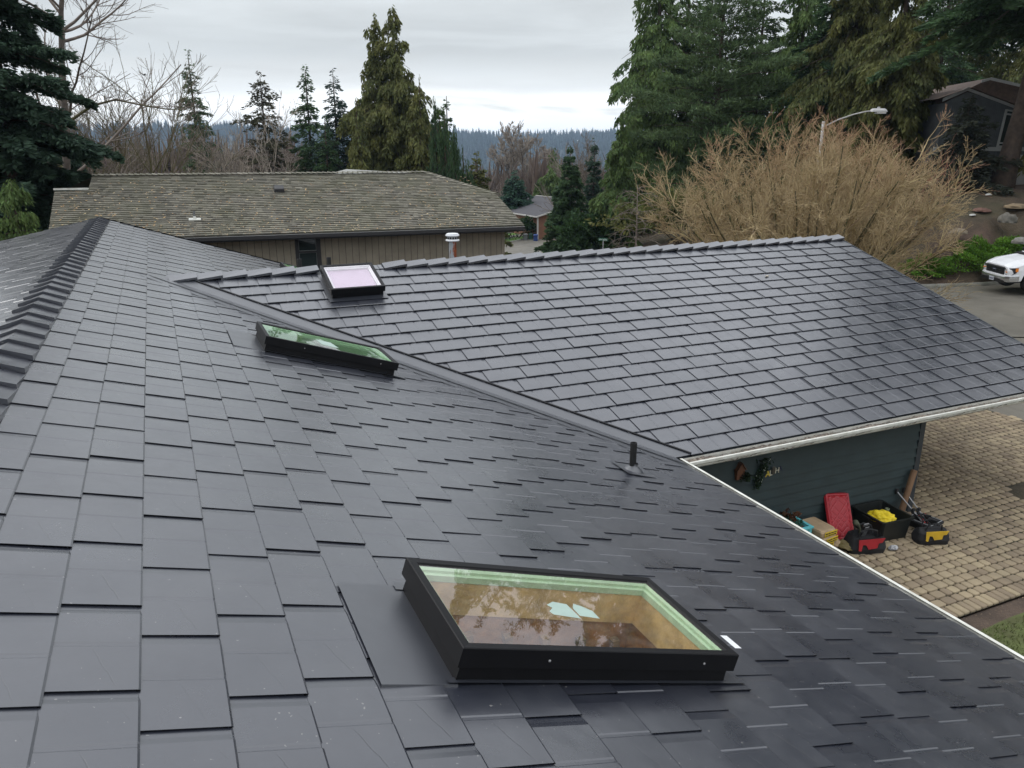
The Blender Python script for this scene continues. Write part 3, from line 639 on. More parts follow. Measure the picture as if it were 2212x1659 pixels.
# yellow cloth crumpled inside the tote
def blob(name,lab,cat,loc,dims,mt,seed,amp=.25,res=26,fr=3.,parent=None,flat=.0,rz=0,squ=1.0):
    rn=np.random.default_rng(seed); K=rn.normal(size=(14,3))*fr; ph=rn.uniform(0,6.3,14)
    vs_=[];fs=[]
    for i in range(res+1):
        th=math.pi*i/res
        for j in range(res*2):
            a=math.pi*j/res; d=np.array([math.sin(th)*math.cos(a),math.sin(th)*math.sin(a),math.cos(th)])
            dd=np.sign(d)*np.abs(d)**squ
            f=1+amp*np.mean(np.abs(np.sin(K@d+ph)))*2-amp+amp*.35*math.sin(9*d[0]+5*d[1]+seed)*math.sin(11*d[2]+3*d[1])
            p=dd*f*np.array(dims)/2; 
            if p[2]<-dims[2]*flat: p[2]=-dims[2]*flat
            vs_.append(p)
    n=res*2
    for i in range(res):
        for j in range(n): fs.append((i*n+j,(i+1)*n+j,(i+1)*n+(j+1)%n,i*n+(j+1)%n))
    me=rawmesh(name,vs_,fs,mt,True); o=link(name,me,parent,loc); o.rotation_euler=(0,0,rz)
    if lab: tag(o,lab,cat)
    return o
blob('yellow_cloth','crumpled bright yellow cloth lying in the open black tote','cloth',(9.82,7.63,GZ+.30),(.34,.36,.20),mat('cloth_yellow',(.68,.51,.012),.7,var=.08),4,.42,30,3.5,rz=.4)
can=dec('canister','small green glass canister standing inside the black tote','canister',(10.03,7.72,GZ+.02))
mb=MB(); mb.lathe((0,0,0),[(0,0),(.03,0),(.03,.33),(.034,.34),(.034,.37),(.026,.37),(.026,.34)],14); mb.build('body',mat('canister_green',(.12,.14,.08),.3),can,smooth=True)
# red lid
lid=dec('tote_lid','red plastic tote lid with diamond ribs leaning against the slate wall','lid',(9.20,7.68,GZ+.02))
Lw,Lh=.46,.78
def lidmesh(mb):
    nx,ny=24,40; V=[[None]*(ny+1) for _ in range(nx+1)]
    for i in range(nx+1):
        for j in range(ny+1):
            x=(i/nx-.5)*Lw; y=j/ny*Lh
            # rounded corners
            r=.07; cx=max(abs(x)-(Lw/2-r),0); cy=max(abs(y-Lh/2)-(Lh/2-r),0); d=math.hypot(cx,cy)
            if d>r: f=r/d; x=math.copysign(Lw/2-r+cx*f,x); y=Lh/2+math.copysign(Lh/2-r+cy*f,y-Lh/2)
            ed=min(Lw/2-abs(x),Lh/2-abs(y-Lh/2)); z=0
            if ed<.008: z=-.02
            elif ed<.045: z=.008
            elif ed<.075: z=-.010 if (int((y if Lw/2-abs(x)<Lh/2-abs(y-Lh/2) else x)/.05)%2) else .0
            else:
                a=((x+y)*9)%1; b=((x-y)*9)%1; z=.006-.006*(min(a,1-a)<.07 or min(b,1-b)<.07)
            V[i][j]=(x,y,z)
    for i in range(nx):
        for j in range(ny): mb.face([V[i][j],V[i+1][j],V[i+1][j+1],V[i][j+1]])
    for i in range(nx):
        for j in range(ny):
            p=[V[i][j],V[i][j+1],V[i+1][j+1],V[i+1][j]]; mb.face([(a,b,-.022) for a,b,c in p])
mb=MB(); lidmesh(mb); lo=mb.build('panel',mat('lid_red',(.33,.010,.018),.40,var=.1),lid)
b_=atz(1822,1172,GZ+.02); tl=onray(1788,1075,8.04); tr=onray(1826,1054,8.05)
up=( (tl+tr)/2-Vector((9.13,7.70,GZ+.03)) ); upn=up.normalized(); xr=(tr-tl).normalized(); xr=(xr-upn*xr.dot(upn)).normalized(); zn=xr.cross(upn)
mm=Matrix((xr,upn,zn)).transposed().to_4x4(); lid.matrix_world=Matrix.Translation(Vector((9.13,7.70,GZ+.03)))@mm@Matrix.Diagonal((1,up.length/Lh,1,1))
# tool bags
def toolbag(name,label,loc,rz,flapmat,scale=1,open_=False):
    t=dec(name,label,'tool bag',loc,rz)
    mb=MB(); blk=M['bagblack']; L,W_,H_=.46*scale,.28*scale,.22*scale
    prof=[(0,.5,.42,0),(.35,.52,.5,0),(.75,.48,.40,.0),(1,.42,.12 if not open_ else .40,0)]
    rings=[]
    for z,a,b,_ in prof:
        rings.append([(L*a*math.copysign(abs(math.cos(q))**.45,math.cos(q)),W_*b*math.copysign(abs(math.sin(q))**.45,math.sin(q)),H_*z+.01*math.sin(3*q+z*4)) for q in [2*math.pi*j/28 for j in range(28)]])
    mb.face(rings[0][::-1])
    for A,B in zip(rings,rings[1:]):
        for j in range(28): q=(j+1)%28; mb.face([A[j],A[q],B[q],B[j]])
    if open_:
        inn=[(x*.93,y*.93,z-.1) for x,y,z in rings[-1]]; 
        for j in range(28): q=(j+1)%28; mb.face([rings[-1][j],rings[-1][q],inn[q],inn[j]])
        mb.face(inn)
    else: mb.face(rings[-1])
    mb.build('body',blk,t,smooth=False)
    mb=MB(); z=H_*(1.0 if not open_ else .95); y=-W_*.43
    fl=[(-.15,0),(.15,.01),(.12,-.04),(.08,-.045),(.07,-.10),(-.03,-.11),(-.06,-.06),(-.10,-.055),(-.11,-.13),(-.14,-.12)]
    mb.prism([(a*scale*1.1,y-.028*scale-.02*(-b)*1.2,z+b*scale*1.15+.01) for a,b in fl],(0,-.008,0)); mb.build('front_flap',flapmat,t)
    mb=MB()
    for s in (-1,1):
        mb.tube([(-.12*scale,s*.05*scale,H_*.9),(-.10*scale,s*.07*scale,H_+.07*scale),(0,s*.075*scale,H_+.10*scale),(.10*scale,s*.07*scale,H_+.07*scale),(.12*scale,s*.05*scale,H_*.9)],.011*scale,6)
    mb.build('handle',M['bagblack'],t)
    return t
M['bagblack']=mat('canvas_black',(.014,.014,.015),.85,var=.3,nscale=10,bump=.4)
yb=toolbag('tool_bag','black tool bag with a yellow front flap right of the open tote','',0,mat('flap_yellow',(.58,.36,.02),.6,var=.1)) if 0 else toolbag('tool_bag','closed black tool bag with a yellow front flap on the pavers beside the tote',(10.38,7.17,GZ),R_(-22),mat('flap_yellow',(.58,.36,.02),.6,var=.1),1.08)
rb=toolbag('tool_bag','open black tool bag with a red front flap in front of the red lid',(9.22,7.40,GZ),R_(-18),mat('flap_red',(.36,.015,.022),.6,var=.1),1.25,True)
# things in the red bag
mb=MB(); mb.tube([(0,0,0),(.02,.02,.14),(-.03,.03,.22),(-.09,.03,.27)],[.012,.015,.03,.045],10); o=mb.build('trowel_glove',mat('glove_olive',(.07,.075,.045),.8,var=.2),None,smooth=True); o.location=(9.14,7.44,GZ+.20); tag(o,'olive work glove sticking out of the open red flapped tool bag','glove')
mb=MB(); mb.box((0,0,.10),(.08,.015,.2),M=Matrix.Rotation(.3,3,'X')); mb.box((0,0,.22),(.10,.02,.05),M=Matrix.Rotation(.3,3,'X')); o=mb.build('putty_knife',mat('steel_grey',(.22,.22,.22),.45,metal=.5,var=.2),None,bevel=.004); o.location=(9.28,7.46,GZ+.16); tag(o,'grey flat metal tool standing in the open red flapped tool bag','hand tool')
# crumpled wrapper
blob('crumpled_wrapper','crumpled silver and white wrapper on the pavers below the red flapped bag','wrapper',(9.62,7.20,GZ+.035),(.15,.09,.08),mat('foil_white',(.55,.55,.55),.35,c2=(.12,.12,.13),nscale=22),9,.5,18,5.)
# cardboard tube
tb=onray(1938,1092,8.02); tt=onray(1972,1014,8.03)
tube=dec('cardboard_tube','brown cardboard tube leaning against the dark corner board','tube',(10.66,7.95,GZ))
mb=MB(); p0=Vector((0,0,.01)); p1=Vector((tt.x-10.66,.05,tt.z-GZ)); d=(p1-p0); 
mb.tube([p0,p0+d*.5,p1],.05,16,cap=False); mb.tube([p1,p1-d*.05],.044,16,cap=True)
mb.build('body',mat('cardboard',(.20,.115,.062),.8,var=.15,nscale=4),tube,smooth=True)
# tools by the corner: tray with clamps and cutters
tray=dec('tool_tray','black plastic tool tray on the pavers behind the yellow flapped bag','tool tray',(10.72,7.55,GZ),R_(10))
mb=MB(); tub(mb,.36,.40,.13,.01,.85); mb.build('body',M['bagblack'],tray)
mb=MB()
for y in (-.19,.19): mb.tube([(-.17,y,.14),(.17,y,.14)],.006,6)
for x in (-.17,.17): mb.tube([(x,-.19,.14),(x,.19,.14)],.006,6)
mb.build('rim',M['steel'] if 'steel' in M else mat('steel_rim',(.35,.36,.36),.4,metal=.4),tray)
redp=mat('grip_red',(.45,.03,.02),.5); stl=mat('steel_tool',(.30,.30,.30),.4,metal=.6)
for i,(x,y,lx,lab) in enumerate(((10.80,7.62,-.24,'long bar clamp with red grip leaning on the wall corner, left one of the pair'),(10.88,7.60,-.16,'long bar clamp with red grip leaning on the wall corner, right one of the pair'))):
    c=dec('bar_clamp',lab,'clamp',(x,y,GZ+.02),0,'bar clamps leaning at the garage corner')
    mb=MB(); mb.tube([(0,0,0),(lx*.8,.42,.42)],.011,6); mb.build('bar',stl,c)
    mb=MB(); mb.tube([(.0,-.02,.0),(.02,.10,.10)],.024,8); mb.build('grip',redp,c)
    for q_ in (.8,.3): mb=MB(); mb.box((lx*q_,.42*q_/.8,.42*q_/.8),(.05,.035,.09)); mb.build('jaw',M['bagblack'],c,bevel=.005)
mb=MB()
rn=random.Random(2)
for i in range(7):
    a=rn.uniform(0,3.1); x,y=rn.uniform(-.1,.1),rn.uniform(-.12,.12); mb.tube([(x-math.cos(a)*.12,y-math.sin(a)*.12,.08+rn.uniform(0,.05)),(x+math.cos(a)*.12,y+math.sin(a)*.12,.12+rn.uniform(0,.08))],rn.uniform(.008,.018),6)
o=mb.build('caulking_gun',M['bagblack'],None); o.location=(10.72,7.56,GZ+.02); tag(o,'black caulking gun with rods lying in the tool tray','tool')
# planter
pl=dec('planter_box','light turquoise wooden planter box on legs against the slate wall','planter',(7.98,7.80,GZ))
aq=mat('turquoise_paint',(.115,.46,.50),.55,var=.12,nscale=5,bump=.1)
zt=.50
mb=MB()
for (x,y,dx,dy) in ((0,-.22,.66,.05),(0,.22,.66,.05),(-.305,0,.05,.39),(.305,0,.05,.39)): mb.box((x,y,zt),(dx,dy,.03))
mb.build('rim',aq,pl,bevel=.004)
mb=MB()
for (x,y,dx,dy) in ((0,-.205,.56,.02),(0,.205,.56,.02),(-.285,0,.02,.39),(.285,0,.02,.39)): mb.box((x,y,zt-.12),(dx,dy,.20)); mb.box((x,y,zt-.24),(dx*1.03 if dx>.1 else .035,dy*1.03 if dy>.1 else .035,.035)); 
mb.build('side_panel',aq,pl,bevel=.003)
for sx_ in (-1,1):
    for sy in (-1,1):
        mb=MB(); mb.box((sx_*.285,sy*.205,zt/2-.01),(.05,.05,zt-.02)); mb.build('leg',aq,pl,bevel=.004)
mb=MB(); mb.box((0,0,zt-.05),(.55,.39,.03)); mb.build('soil',M['soil'],pl)
def leafy(name,n,box,size,mt,seed,parent=None,upw=.5):
    r=np.random.default_rng(seed); c=r.normal(size=(n,3))*.33; c=np.clip(c,-1,1)*np.array(box)/2
    d=r.normal(size=(n,3)); d[:,2]+=upw; d/=np.linalg.norm(d,axis=1)[:,None]; s=np.cross(d,r.normal(size=(n,3))); s/=np.linalg.norm(s,axis=1)[:,None]
    L=size*r.uniform(.6,1.3,n)[:,None]; w_=L*.38
    v=np.stack([c,c+d*L*.5+s*w_,c+d*L,c+d*L*.5-s*w_],1).reshape(-1,3); f=np.arange(n*4).reshape(-1,4)
    return link(name,rawmesh(name,v,f,mt),parent)
g1=leafmat('leaf_teal',(.035,.11,.075),(.02,.05,.03),.5,6); g2=leafmat('leaf_dead',(.13,.055,.03),(.05,.03,.02),.5,6)
pp=dec('potted_plant','leafy green and brown wilted plant growing in the turquoise planter','plant',(7.98,7.78,GZ+.50)); 
leafy('foliage',520,(.62,.42,.22),.065,g1,1,pp); a=leafy('dead_leaf',110,(.4,.25,.26),.075,g2,2,pp); a.location=(.14,.06,.06)
# stacked bags of mix
kr=mat('kraft_paper',(.36,.26,.155),.8,var=.12,nscale=6,bump=.3); yl=mat('label_yellow',(.62,.43,.03),.6,var=.1); bk=mat('label_ink',(.02,.02,.02),.6)
blab=['bottom','second','third','top']; 
for i in range(4):
    z=.105*i; b=dec('cement_bag',{3:'kraft paper bag with yellow printed end, topmost of the stack beside the planter',2:'kraft paper bag with yellow printed end, directly under the topmost bag of the stack',1:'kraft paper bag with yellow printed end, second from the ground in the stack',0:'kraft paper bag with yellow printed end, lowest of the stack on the pavers'}[i],'bag',(8.55+[.02,-.015,.01,0][i],7.72+[0,.02,-.015,0][i],GZ+z),R_([6,3,8,4][i]),'paper bags stacked beside the planter')
    mb=MB(); bx,by,bz=.34,.46,.11
    rings=[]
    for (zz,k_) in ((0,.93),(.25,1.0),(.75,1.0),(1,.93)):
        rings.append([((math.copysign(abs(math.cos(q))**.3,math.cos(q)))*bx/2*k_+.006*math.sin(5*q+i),(math.copysign(abs(math.sin(q))**.3,math.sin(q)))*by/2*k_,bz*zz+(.006*math.sin(4*q+i*2) if zz>0 else 0)) for q in [2*math.pi*j/32 for j in range(32)]])
    mb.face(rings[0][::-1])
    for A,B in zip(rings,rings[1:]):
        for j in range(32): q=(j+1)%32; mb.face([A[j],A[q],B[q],B[j]])
    mb.face(rings[-1]); mb.build('sack',kr,b)
    mb=MB(); mb.box((.03,-by/2-.006,bz*.5),(.26,.006,bz*.72)); lb=mb.build('end_label',yl,b)
    mb=MB()
    rr=random.Random(i)
    for row in (.32,.62):
        x=-.08
        while x<.14:
            w_=rr.uniform(.008,.018); mb.box((x,-by/2-.0115,bz*row),(w_,.003,bz*.15)); x+=w_+rr.choice((.004,.004,.012))
    mb.build('print',bk,lb)
for j,(x,y,z,lab) in enumerate(((8.86,7.66,.05,'slumped torn paper bag between the bag stack and the red lid, the rear one'),(8.98,7.50,.04,'slumped torn paper bag on the pavers in front of the red lid'))):
    blob('torn_bag',lab,'bag',(x-.02,y,GZ+z+.03),(.22,.26,.16),kr if j==0 else mat('paper_bag_dull',(.24,.18,.10),.85,c2=(.12,.10,.03),nscale=8),11+j,.4,18,4.)
# wall decorations
def wl(x,y): return onray(x,y,8.055)
bh=wl(1597,1020); d_=dec('birdhouse','small rust brown birdhouse hanging on the slate wall near the gutter','birdhouse',bh)
rb_=mat('rusty_birdhouse',(.11,.045,.022),.8,var=.3)
mb=MB(); mb.prism([(-.07,-.04,-.10),(.07,-.04,-.10),(.07,-.04,.06),(0,-.04,.15),(-.07,-.04,.06)],(0,.07,0)); mb.build('body',rb_,d_)
mb=MB(); mb.prism([(-.09,-.06,.045),(0,-.06,.165),(0,-.06,.15),(-.08,-.06,.04)],(0,.10,0)); mb.prism([(.09,-.06,.045),(0,-.06,.165),(0,-.06,.15),(.08,-.06,.04)],(0,.10,0)); mb.build('roof',rb_,d_)
hp=dec('hanging_plant','dark trailing plant in the front of the hanging birdhouse','plant',bh+Vector((.07,-.08,-.06))); leafy('foliage',120,(.22,.12,.22),.05,leafmat('leaf_dark',(.018,.032,.016),(.01,.018,.01),.4,6),5,hp,0)
iv=dec('ivy_garland','trailing dark ivy garland with small pale flowers hanging left of the letters','garland',wl(1652,1000))
gd=leafmat('leaf_ivy',(.022,.045,.020),(.012,.024,.012),.5,8); 
r=np.random.default_rng(8); n=420; t_=r.random(n); cx=-.02+.02*np.sin(t_*7)-.10*t_*1.1+.10*(1-t_)*0; c=np.stack([cx+r.normal(size=n)*.045*(1.4-t_),-.03+r.normal(size=n)*.015,.08-.46*t_],1)
d=r.normal(size=(n,3)); d/=np.linalg.norm(d,axis=1)[:,None]; s=np.cross(d,r.normal(size=(n,3))); s/=np.linalg.norm(s,axis=1)[:,None]
v=np.stack([c,c+d*.02+s*.012,c+d*.04,c+d*.02-s*.012],1).reshape(-1,3); link('foliage',rawmesh('foliage',v,np.arange(n*4).reshape(-1,4),gd),iv)
idx=r.choice(n,14); cc=c[idx]+np.array([0,-.02,0]); v=np.stack([cc+np.array([-.010,0,0]),cc+np.array([0,0,-.010]),cc+np.array([.010,0,0]),cc+np.array([0,0,.010])],1).reshape(-1,3); link('flower',rawmesh('flower',v,np.arange(56).reshape(-1,4),mat('flower_pale',(.30,.33,.26),.7)),iv)
al=wl(1664,1020); an=dec('wall_letters','hanging ALOHA letters, pale and yellow, with a brown fish shaped O on the slate wall','letters',al+Vector((0,-.01,0)))
cream=mat('letter_cream',(.52,.50,.40),.5); yel=mat('letter_yellow',(.60,.46,.07),.5); navy=mat('letter_navy',(.02,.025,.05),.5); bro=mat('letter_brown',(.055,.048,.036),.6)
RX=Matrix.Rotation(math.pi/2,4,'X')
def L_(ch,dx,dz,sz,mt,nm='letter'):
    o=text_mesh(ch,sz,.006,mt,nm,an,Matrix.Translation((dx,-.02,dz))@RX); o['label']='letter '+ch; return o
L_('A',-.075,-.005,.135,yel); L_('L',-.018,.00,.12,cream); L_('H',.10,.02,.12,cream); L_('A',.165,.035,.12,navy)
mb=MB(); mb.lathe((.04,-.015,.03),[(0,-.008),(.03,-.008),(.036,0),(.03,.008),(0,.008)],16,M=Matrix.Rotation(math.pi/2,3,'X')@Matrix.Diagonal((1,2.0,1))); o=mb.build('letter',bro,an); o['label']='brown oval letter O'
# ------------------------------------------------------------------ terrain
ctl=[(-40,-40,-6),(0,-40,-6),(40,-40,-5.2),(80,-30,-2.5),(-20,0,-6),(0,0,-6),(6,0,-6),(8,6,-5.95),(16,8,-5.97),(6,14,-6),(14,16,-6),(25.5,15.5,-5.72),(30.2,19,-5.47),(36,15,-5.2),(27.4,20.5,-5.52),(19,22,-6.05),(17.5,32,-6.55),
(20,45,-7.6),(27,66,-9.7),(39,85,-11.35),(44,93,-11.4),(60,100,-11.4),(36,97,-11.4),(45,110,-11.4),(33.5,49.8,-6.9),(45,60,-6),(28,45,-7.2),(-15,20,-6),(-20,40,-7.5),(0,28,-6),(10,30,-6.3),(0,60,-11),(-40,80,-15),(-60,10,-7),(20,110,-14),(70,60,-2)]
for q in ((2165,402,40),(2100,430,38),(2100,480,35.5),(2212,404,42),(2050,410,42),(1900,470,38),(2200,500,34),(2000,575,31.5),(2150,585,31.8)): 
    p=at(*q); ctl.append((p.x,p.y,p.z-.05))
p=at(2212,380,52); ctl.append((p.x,p.y,p.z+1.0)); p=at(1900,380,60); ctl.append((p.x,p.y,p.z)); p=at(2150,300,80); ctl.append((p.x,p.y,p.z+2)); p=at(2700,300,60); ctl.append((p.x,p.y,3.0))
ctl=np.array(ctl,float); K_=len(ctl)
def tps(r2): return np.where(r2>1e-9,r2*np.log(np.maximum(r2,1e-9))*.5,0)
A_=tps(((ctl[:,None,:2]-ctl[None,:,:2])**2).sum(2))+np.eye(K_)*.5; Pm=np.c_[np.ones(K_),ctl[:,:2]]
sol=np.linalg.solve(np.block([[A_,Pm],[Pm.T,np.zeros((3,3))]]),np.r_[ctl[:,2],0,0,0])
def near(x,y):
    x=np.asarray(x,float);y=np.asarray(y,float); r2=(x[...,None]-ctl[:,0])**2+(y[...,None]-ctl[:,1])**2
    return tps(r2)@sol[:K_]+sol[K_]+sol[K_+1]*x+sol[K_+2]*y
fr=np.array([0,110,150,260,420,600,900,1400,1900,2200,2500,2900,3400,4200]); fz=np.array([-11,-13,-15,-22,-27,-48,-67,-67,-58,-8,30,36,20,0.])
def ground(x,y):
    x=np.asarray(x,float);y=np.asarray(y,float); r=np.hypot(x,y); az=np.arctan2(x,y)
    f=np.interp(r,fr,fz)+np.clip((r-300)/1500,0,1)*(7*np.sin(az*9+1)+4*np.sin(az*23)+5*np.sin(r/170+az*5)+3*np.sin(r/75+az*31))
    right=np.clip((az-R_(38))/R_(20),0,1)*np.clip(1-np.abs(az-R_(85))/R_(75),0,1)*2; f=f+right*np.clip(r-60,0,300)*.14
    w_=np.clip((r-95)/70,0,1); w_=w_*w_*(3-2*w_); nr=np.clip(near(x,y),-18,14)
    return nr*(1-w_)+f*w_
def gz(x,y): return float(ground(x,y))
rr_=np.r_[0.5,np.geomspace(1.5,4300,190)]; na=300; aa=np.linspace(0,2*math.pi,na,endpoint=False)
GX=rr_[:,None]*np.sin(aa)[None]; GY=rr_[:,None]*np.cos(aa)[None]; GZZ=ground(GX,GY)
inside=(GX>-8)&(GX<18.5)&(GY>-4)&(GY<23); GZZ=np.where(inside,np.minimum(GZZ,-6.03),GZZ)
v=np.stack([GX,GY,GZZ],2).reshape(-1,3)
i=np.arange(len(rr_)-1)[:,None]*na; j=np.arange(na)[None]; jn=(j+1)%na
f=np.stack([i+j,i+na+j,i+na+jn,i+jn],2).reshape(-1,4)
mt=bpy.data.materials.new('terrain'); mt.use_nodes=True; k=N(mt); ob=k.obj()
c0=k.mix(k.mr(k.noise(1.7,ob,6,.65),.35,.65,0,1),(.048,.031,.022),(.098,.064,.044)); c0=k.mix(k.mr(k.noise(.09,ob,4,.6),.52,.62,0,.5),c0,(.045,.052,.020))
c0=k.mix(k.mr(k.noise(30,ob,2,.5),.62,.70,0,.5),c0,(.20,.15,.10))
far=k.mix(k.mr(k.noise(.012,ob,6,.6),.4,.6,0,1),(.055,.050,.040),(.025,.040,.024)); ln=k.n('ShaderNodeVectorMath',{0:ob},operation='LENGTH').outputs['Value']
k.col(k.mix(k.mr(ln,120,220,0,1),c0,far)); k.rough(.95); k.bump(k.noise(6,ob,6,.7),1,.06)
tag(link('ground',rawmesh('ground',v,f,mt,True)),kind='structure')
# ---- street: a swept strip that follows the ground
def sweep(path,offs,lift,n=160):
    P=np.array(path,float); t=np.r_[0,np.cumsum(np.hypot(*np.diff(P,axis=0).T))]; 
    # Catmull-Rom through the points
    u=np.linspace(0,len(P)-1,n); out=[]
    for q in u:
        i=min(int(q),len(P)-2); f=q-i; p0,p1,p2,p3=P[max(i-1,0)],P[i],P[i+1],P[min(i+2,len(P)-1)]
        out.append(.5*((2*p1)+(-p0+p2)*f+(2*p0-5*p1+4*p2-p3)*f*f+(-p0+3*p1-3*p2+p3)*f**3))
    out=np.array(out); d=np.gradient(out,axis=0); d/=np.linalg.norm(d,axis=1)[:,None]; nrm=np.stack([d[:,1],-d[:,0]],1)
    cz=ground(out[:,0],out[:,1]); V=[]
    for o,l in zip(offs,lift):
        q=out+nrm*o; V.append(np.c_[q,cz+l])
    V=np.array(V) # (k,n,3)
    k_=len(offs); F=[]
    for a in range(k_-1):
        for b in range(n-1): F.append((a*n+b,a*n+b+1,(a+1)*n+b+1,(a+1)*n+b))
    return V.reshape(-1,3),np.array(F),out,nrm,cz
path=[(60,6.2),(45.4,11.8),(35.4,15.5),(27.2,19.1),(20.8,23.8),(17.4,32.5),(19.5,45),(27,65),(37,80),(50,89),(70,95),(100,98)]
HW=4.6
v,f,cl,cn,cz=sweep(path,[-HW,-2.2,0,2.2,HW],[.03,.07,.10,.07,.03],260)
road=rawmesh('street',v,f[:,::-1],M['asphalt'],True); tag(link('street',road),kind='structure')
# clear the terrain under the street
me=bpy.data.meshes['ground']; co=np.empty(len(me.vertices)*3,np.float32); me.vertices.foreach_get('co',co); co=co.reshape(-1,3)
nearm=np.hypot(co[:,0],co[:,1])<130; sub=np.where(nearm)[0]
D=np.hypot(co[sub,0][:,None]-cl[None,:,0],co[sub,1][:,None]-cl[None,:,1]); a=D.argmin(1); dm=D.min(1); sel=dm<HW+2.5
co[sub[sel],2]=np.where(dm[sel]<HW+.9,cz[a[sel]]-.10,np.minimum(co[sub[sel],2],co[sub[sel],2]*.5+(cz[a[sel]]+.05)*.5)); me.vertices.foreach_set('co',co.ravel()); me.update()
# wide asphalt turning area between the paved drive and the street
xs_=np.linspace(17.2,33,60); ys_=np.linspace(3.5,19.5,60); XX,YY=np.meshgrid(xs_,ys_,indexing='ij'); ZZ=ground(XX,YY)
dd=np.hypot(XX[...,None]-cl[:,0],YY[...,None]-cl[:,1]); am=dd.argmin(-1); dm_=dd.min(-1); ZZ=np.where(dm_<HW+.6,np.minimum(ZZ,cz[am]-.02),ZZ)+.015
wfar=((XX-cl[am,0])*cn[am,0]+(YY-cl[am,1])*cn[am,1])>1.0; ZZ=np.where(wfar,ZZ-.25,ZZ)
v_=np.stack([XX,YY,ZZ],2).reshape(-1,3); ii,jj=np.meshgrid(np.arange(59),np.arange(59),indexing='ij'); a_=ii*60+jj; tag(link('street_apron',rawmesh('street_apron',v_,np.stack([a_,a_+60,a_+61,a_+1],2).reshape(-1,4),M['asphalt'],True)),kind='structure')
me.vertices.foreach_get('co',co.ravel()); co=np.array([0.]*(len(me.vertices)*3),np.float32); me.vertices.foreach_get('co',co); co=co.reshape(-1,3)
in_=(co[:,0]>17)&(co[:,0]<33.2)&(co[:,1]>3.3)&(co[:,1]<19.7); fr_=((co[:,0][:,None]-cl[None,:,0])**2+(co[:,1][:,None]-cl[None,:,1])**2)[in_] if in_.any() else None
am=fr_.argmin(1); nearside=((co[in_,0]-cl[am,0])*cn[am,0]+(co[in_,1]-cl[am,1])*cn[am,1])<HW-.3; idx=np.where(in_)[0][nearside]; co[idx,2]-=.16; me.vertices.foreach_set('co',co.ravel()); me.update()
for s,nm in ((-1,'kerb'),(1,'kerb')):
    o=[s*(HW),s*(HW+.01),s*(HW+.16),s*(HW+.17)]; v,f,*_=sweep(path if s>0 else path[4:],o,[.02,.16,.16,-.1],260); tag(link(nm,rawmesh(nm,v,f if s<0 else f[:,::-1],M['concrete'])),kind='structure')
# verges and pavement on the far side of the lower street
for (a,b,l,mt_,nm) in ((-HW-.17,-HW-1.9,.15,M['bladeg'],'verge'),(-HW-1.9,-HW-3.3,.19,M['concrete'],'sidewalk'),(-HW-3.3,-HW-5.2,.17,M['bladeg'],'verge'),(-HW-5.2,-HW-9.5,.2,M['concrete'],'driveway_apron')):
    v,f,*_=sweep([(13.5,36)]*0+path[6:],[a,(a+b)/2,b],[l,l+.02,l],120); tag(link(nm,rawmesh(nm,v,f,mt_)),kind='structure')
# ---- paved drive: real tumbled pavers in rows along X
def inpave(x,y): return not ((x-14.0)**2/.85**2+(y-7.65)**2/.42**2<1)
V=[];F4=[];F8=[]; rn=np.random.default_rng(4)
def paver(x0,x1,y0,y1,z,r=.022):
    j=lambda:rn.uniform(-.006,.006)
    g=.009; x0+=g+j()*.4;x1-=g-j()*.4;y0+=g;y1-=g
    c=[(x0+r,y0),(x1-r,y0),(x1,y0+r),(x1,y1-r),(x1-r,y1),(x0+r,y1),(x0,y1-r),(x0,y0+r)]
    mx,my=(x0+x1)/2,(y0+y1)/2; b=len(V); dz=[j()*.5 for _ in range(8)]
    for (px,py) in c: V.append((px+j()*.5,py+j()*.5,z-.035))
    for i in range(8): V.append((V[b+i][0],V[b+i][1],z-.006+dz[i]*.7))
    for (px,py) in c: V.append((mx+(px-mx)*.91,my+(py-my)*.90,z+j()*.12))
    for a in range(2):
        for i in range(8): q=(i+1)%8; F4.append((b+a*8+i,b+a*8+q,b+a*8+8+q,b+a*8+8+i))
    t=b+16; F4.extend([(t,t+1,t+2,t+7),(t+7,t+2,t+3,t+6),(t+6,t+3,t+4,t+5)])
y=5.84; row=0
while y<16.9:
    x=5.35-rn.uniform(0,.15); h_=.158; 
    while x<17.2:
        w_=rn.choice([.135,.165,.205],p=[.35,.3,.35])
        zz=GZ+.012*math.sin(x*.9)*math.sin(y*1.1)+rn.uniform(-.002,.003)
        bow=.004*math.sin(x*.7+row)
        if not(x<11.2 and y>8.2) and inpave(x+.08,y+.08): paver(x,x+w_,y+bow,y+h_+bow,zz)
        x+=w_
    y+=h_; row+=1
x=5.4
while x<17.2:
    paver(x,x+.115,5.60,5.84,GZ+.004,.012); x+=.115
V=np.array(V); tag(link('driveway',rawmesh('driveway',V,np.array(F4),M['paver'])),kind='structure')
mb=MB(); mb.face([(5.3,5.6,GZ-.022),(17.3,5.6,GZ-.022),(17.3,17,GZ-.022),(5.3,17,GZ-.022)]); tag(mb.build('driveway_bed',M['joint']),kind='structure')
mb=MB(); mb.lathe((14.0,7.65,GZ-.015),[(0,.03),(.5,.025),(.85,.0),(.92,-.02)],24,M=Matrix.Diagonal((1,.46,1))); tag(mb.build('soil_patch',M['soil'],smooth=True),kind='structure')
mb=MB(); mb.face([(5.3,-5,GZ-.05),(24,-5,GZ-.05),(24,5.6,GZ-.05),(5.3,5.6,GZ-.05)]); tag(mb.build('garden_soil',M['soil']),kind='structure')
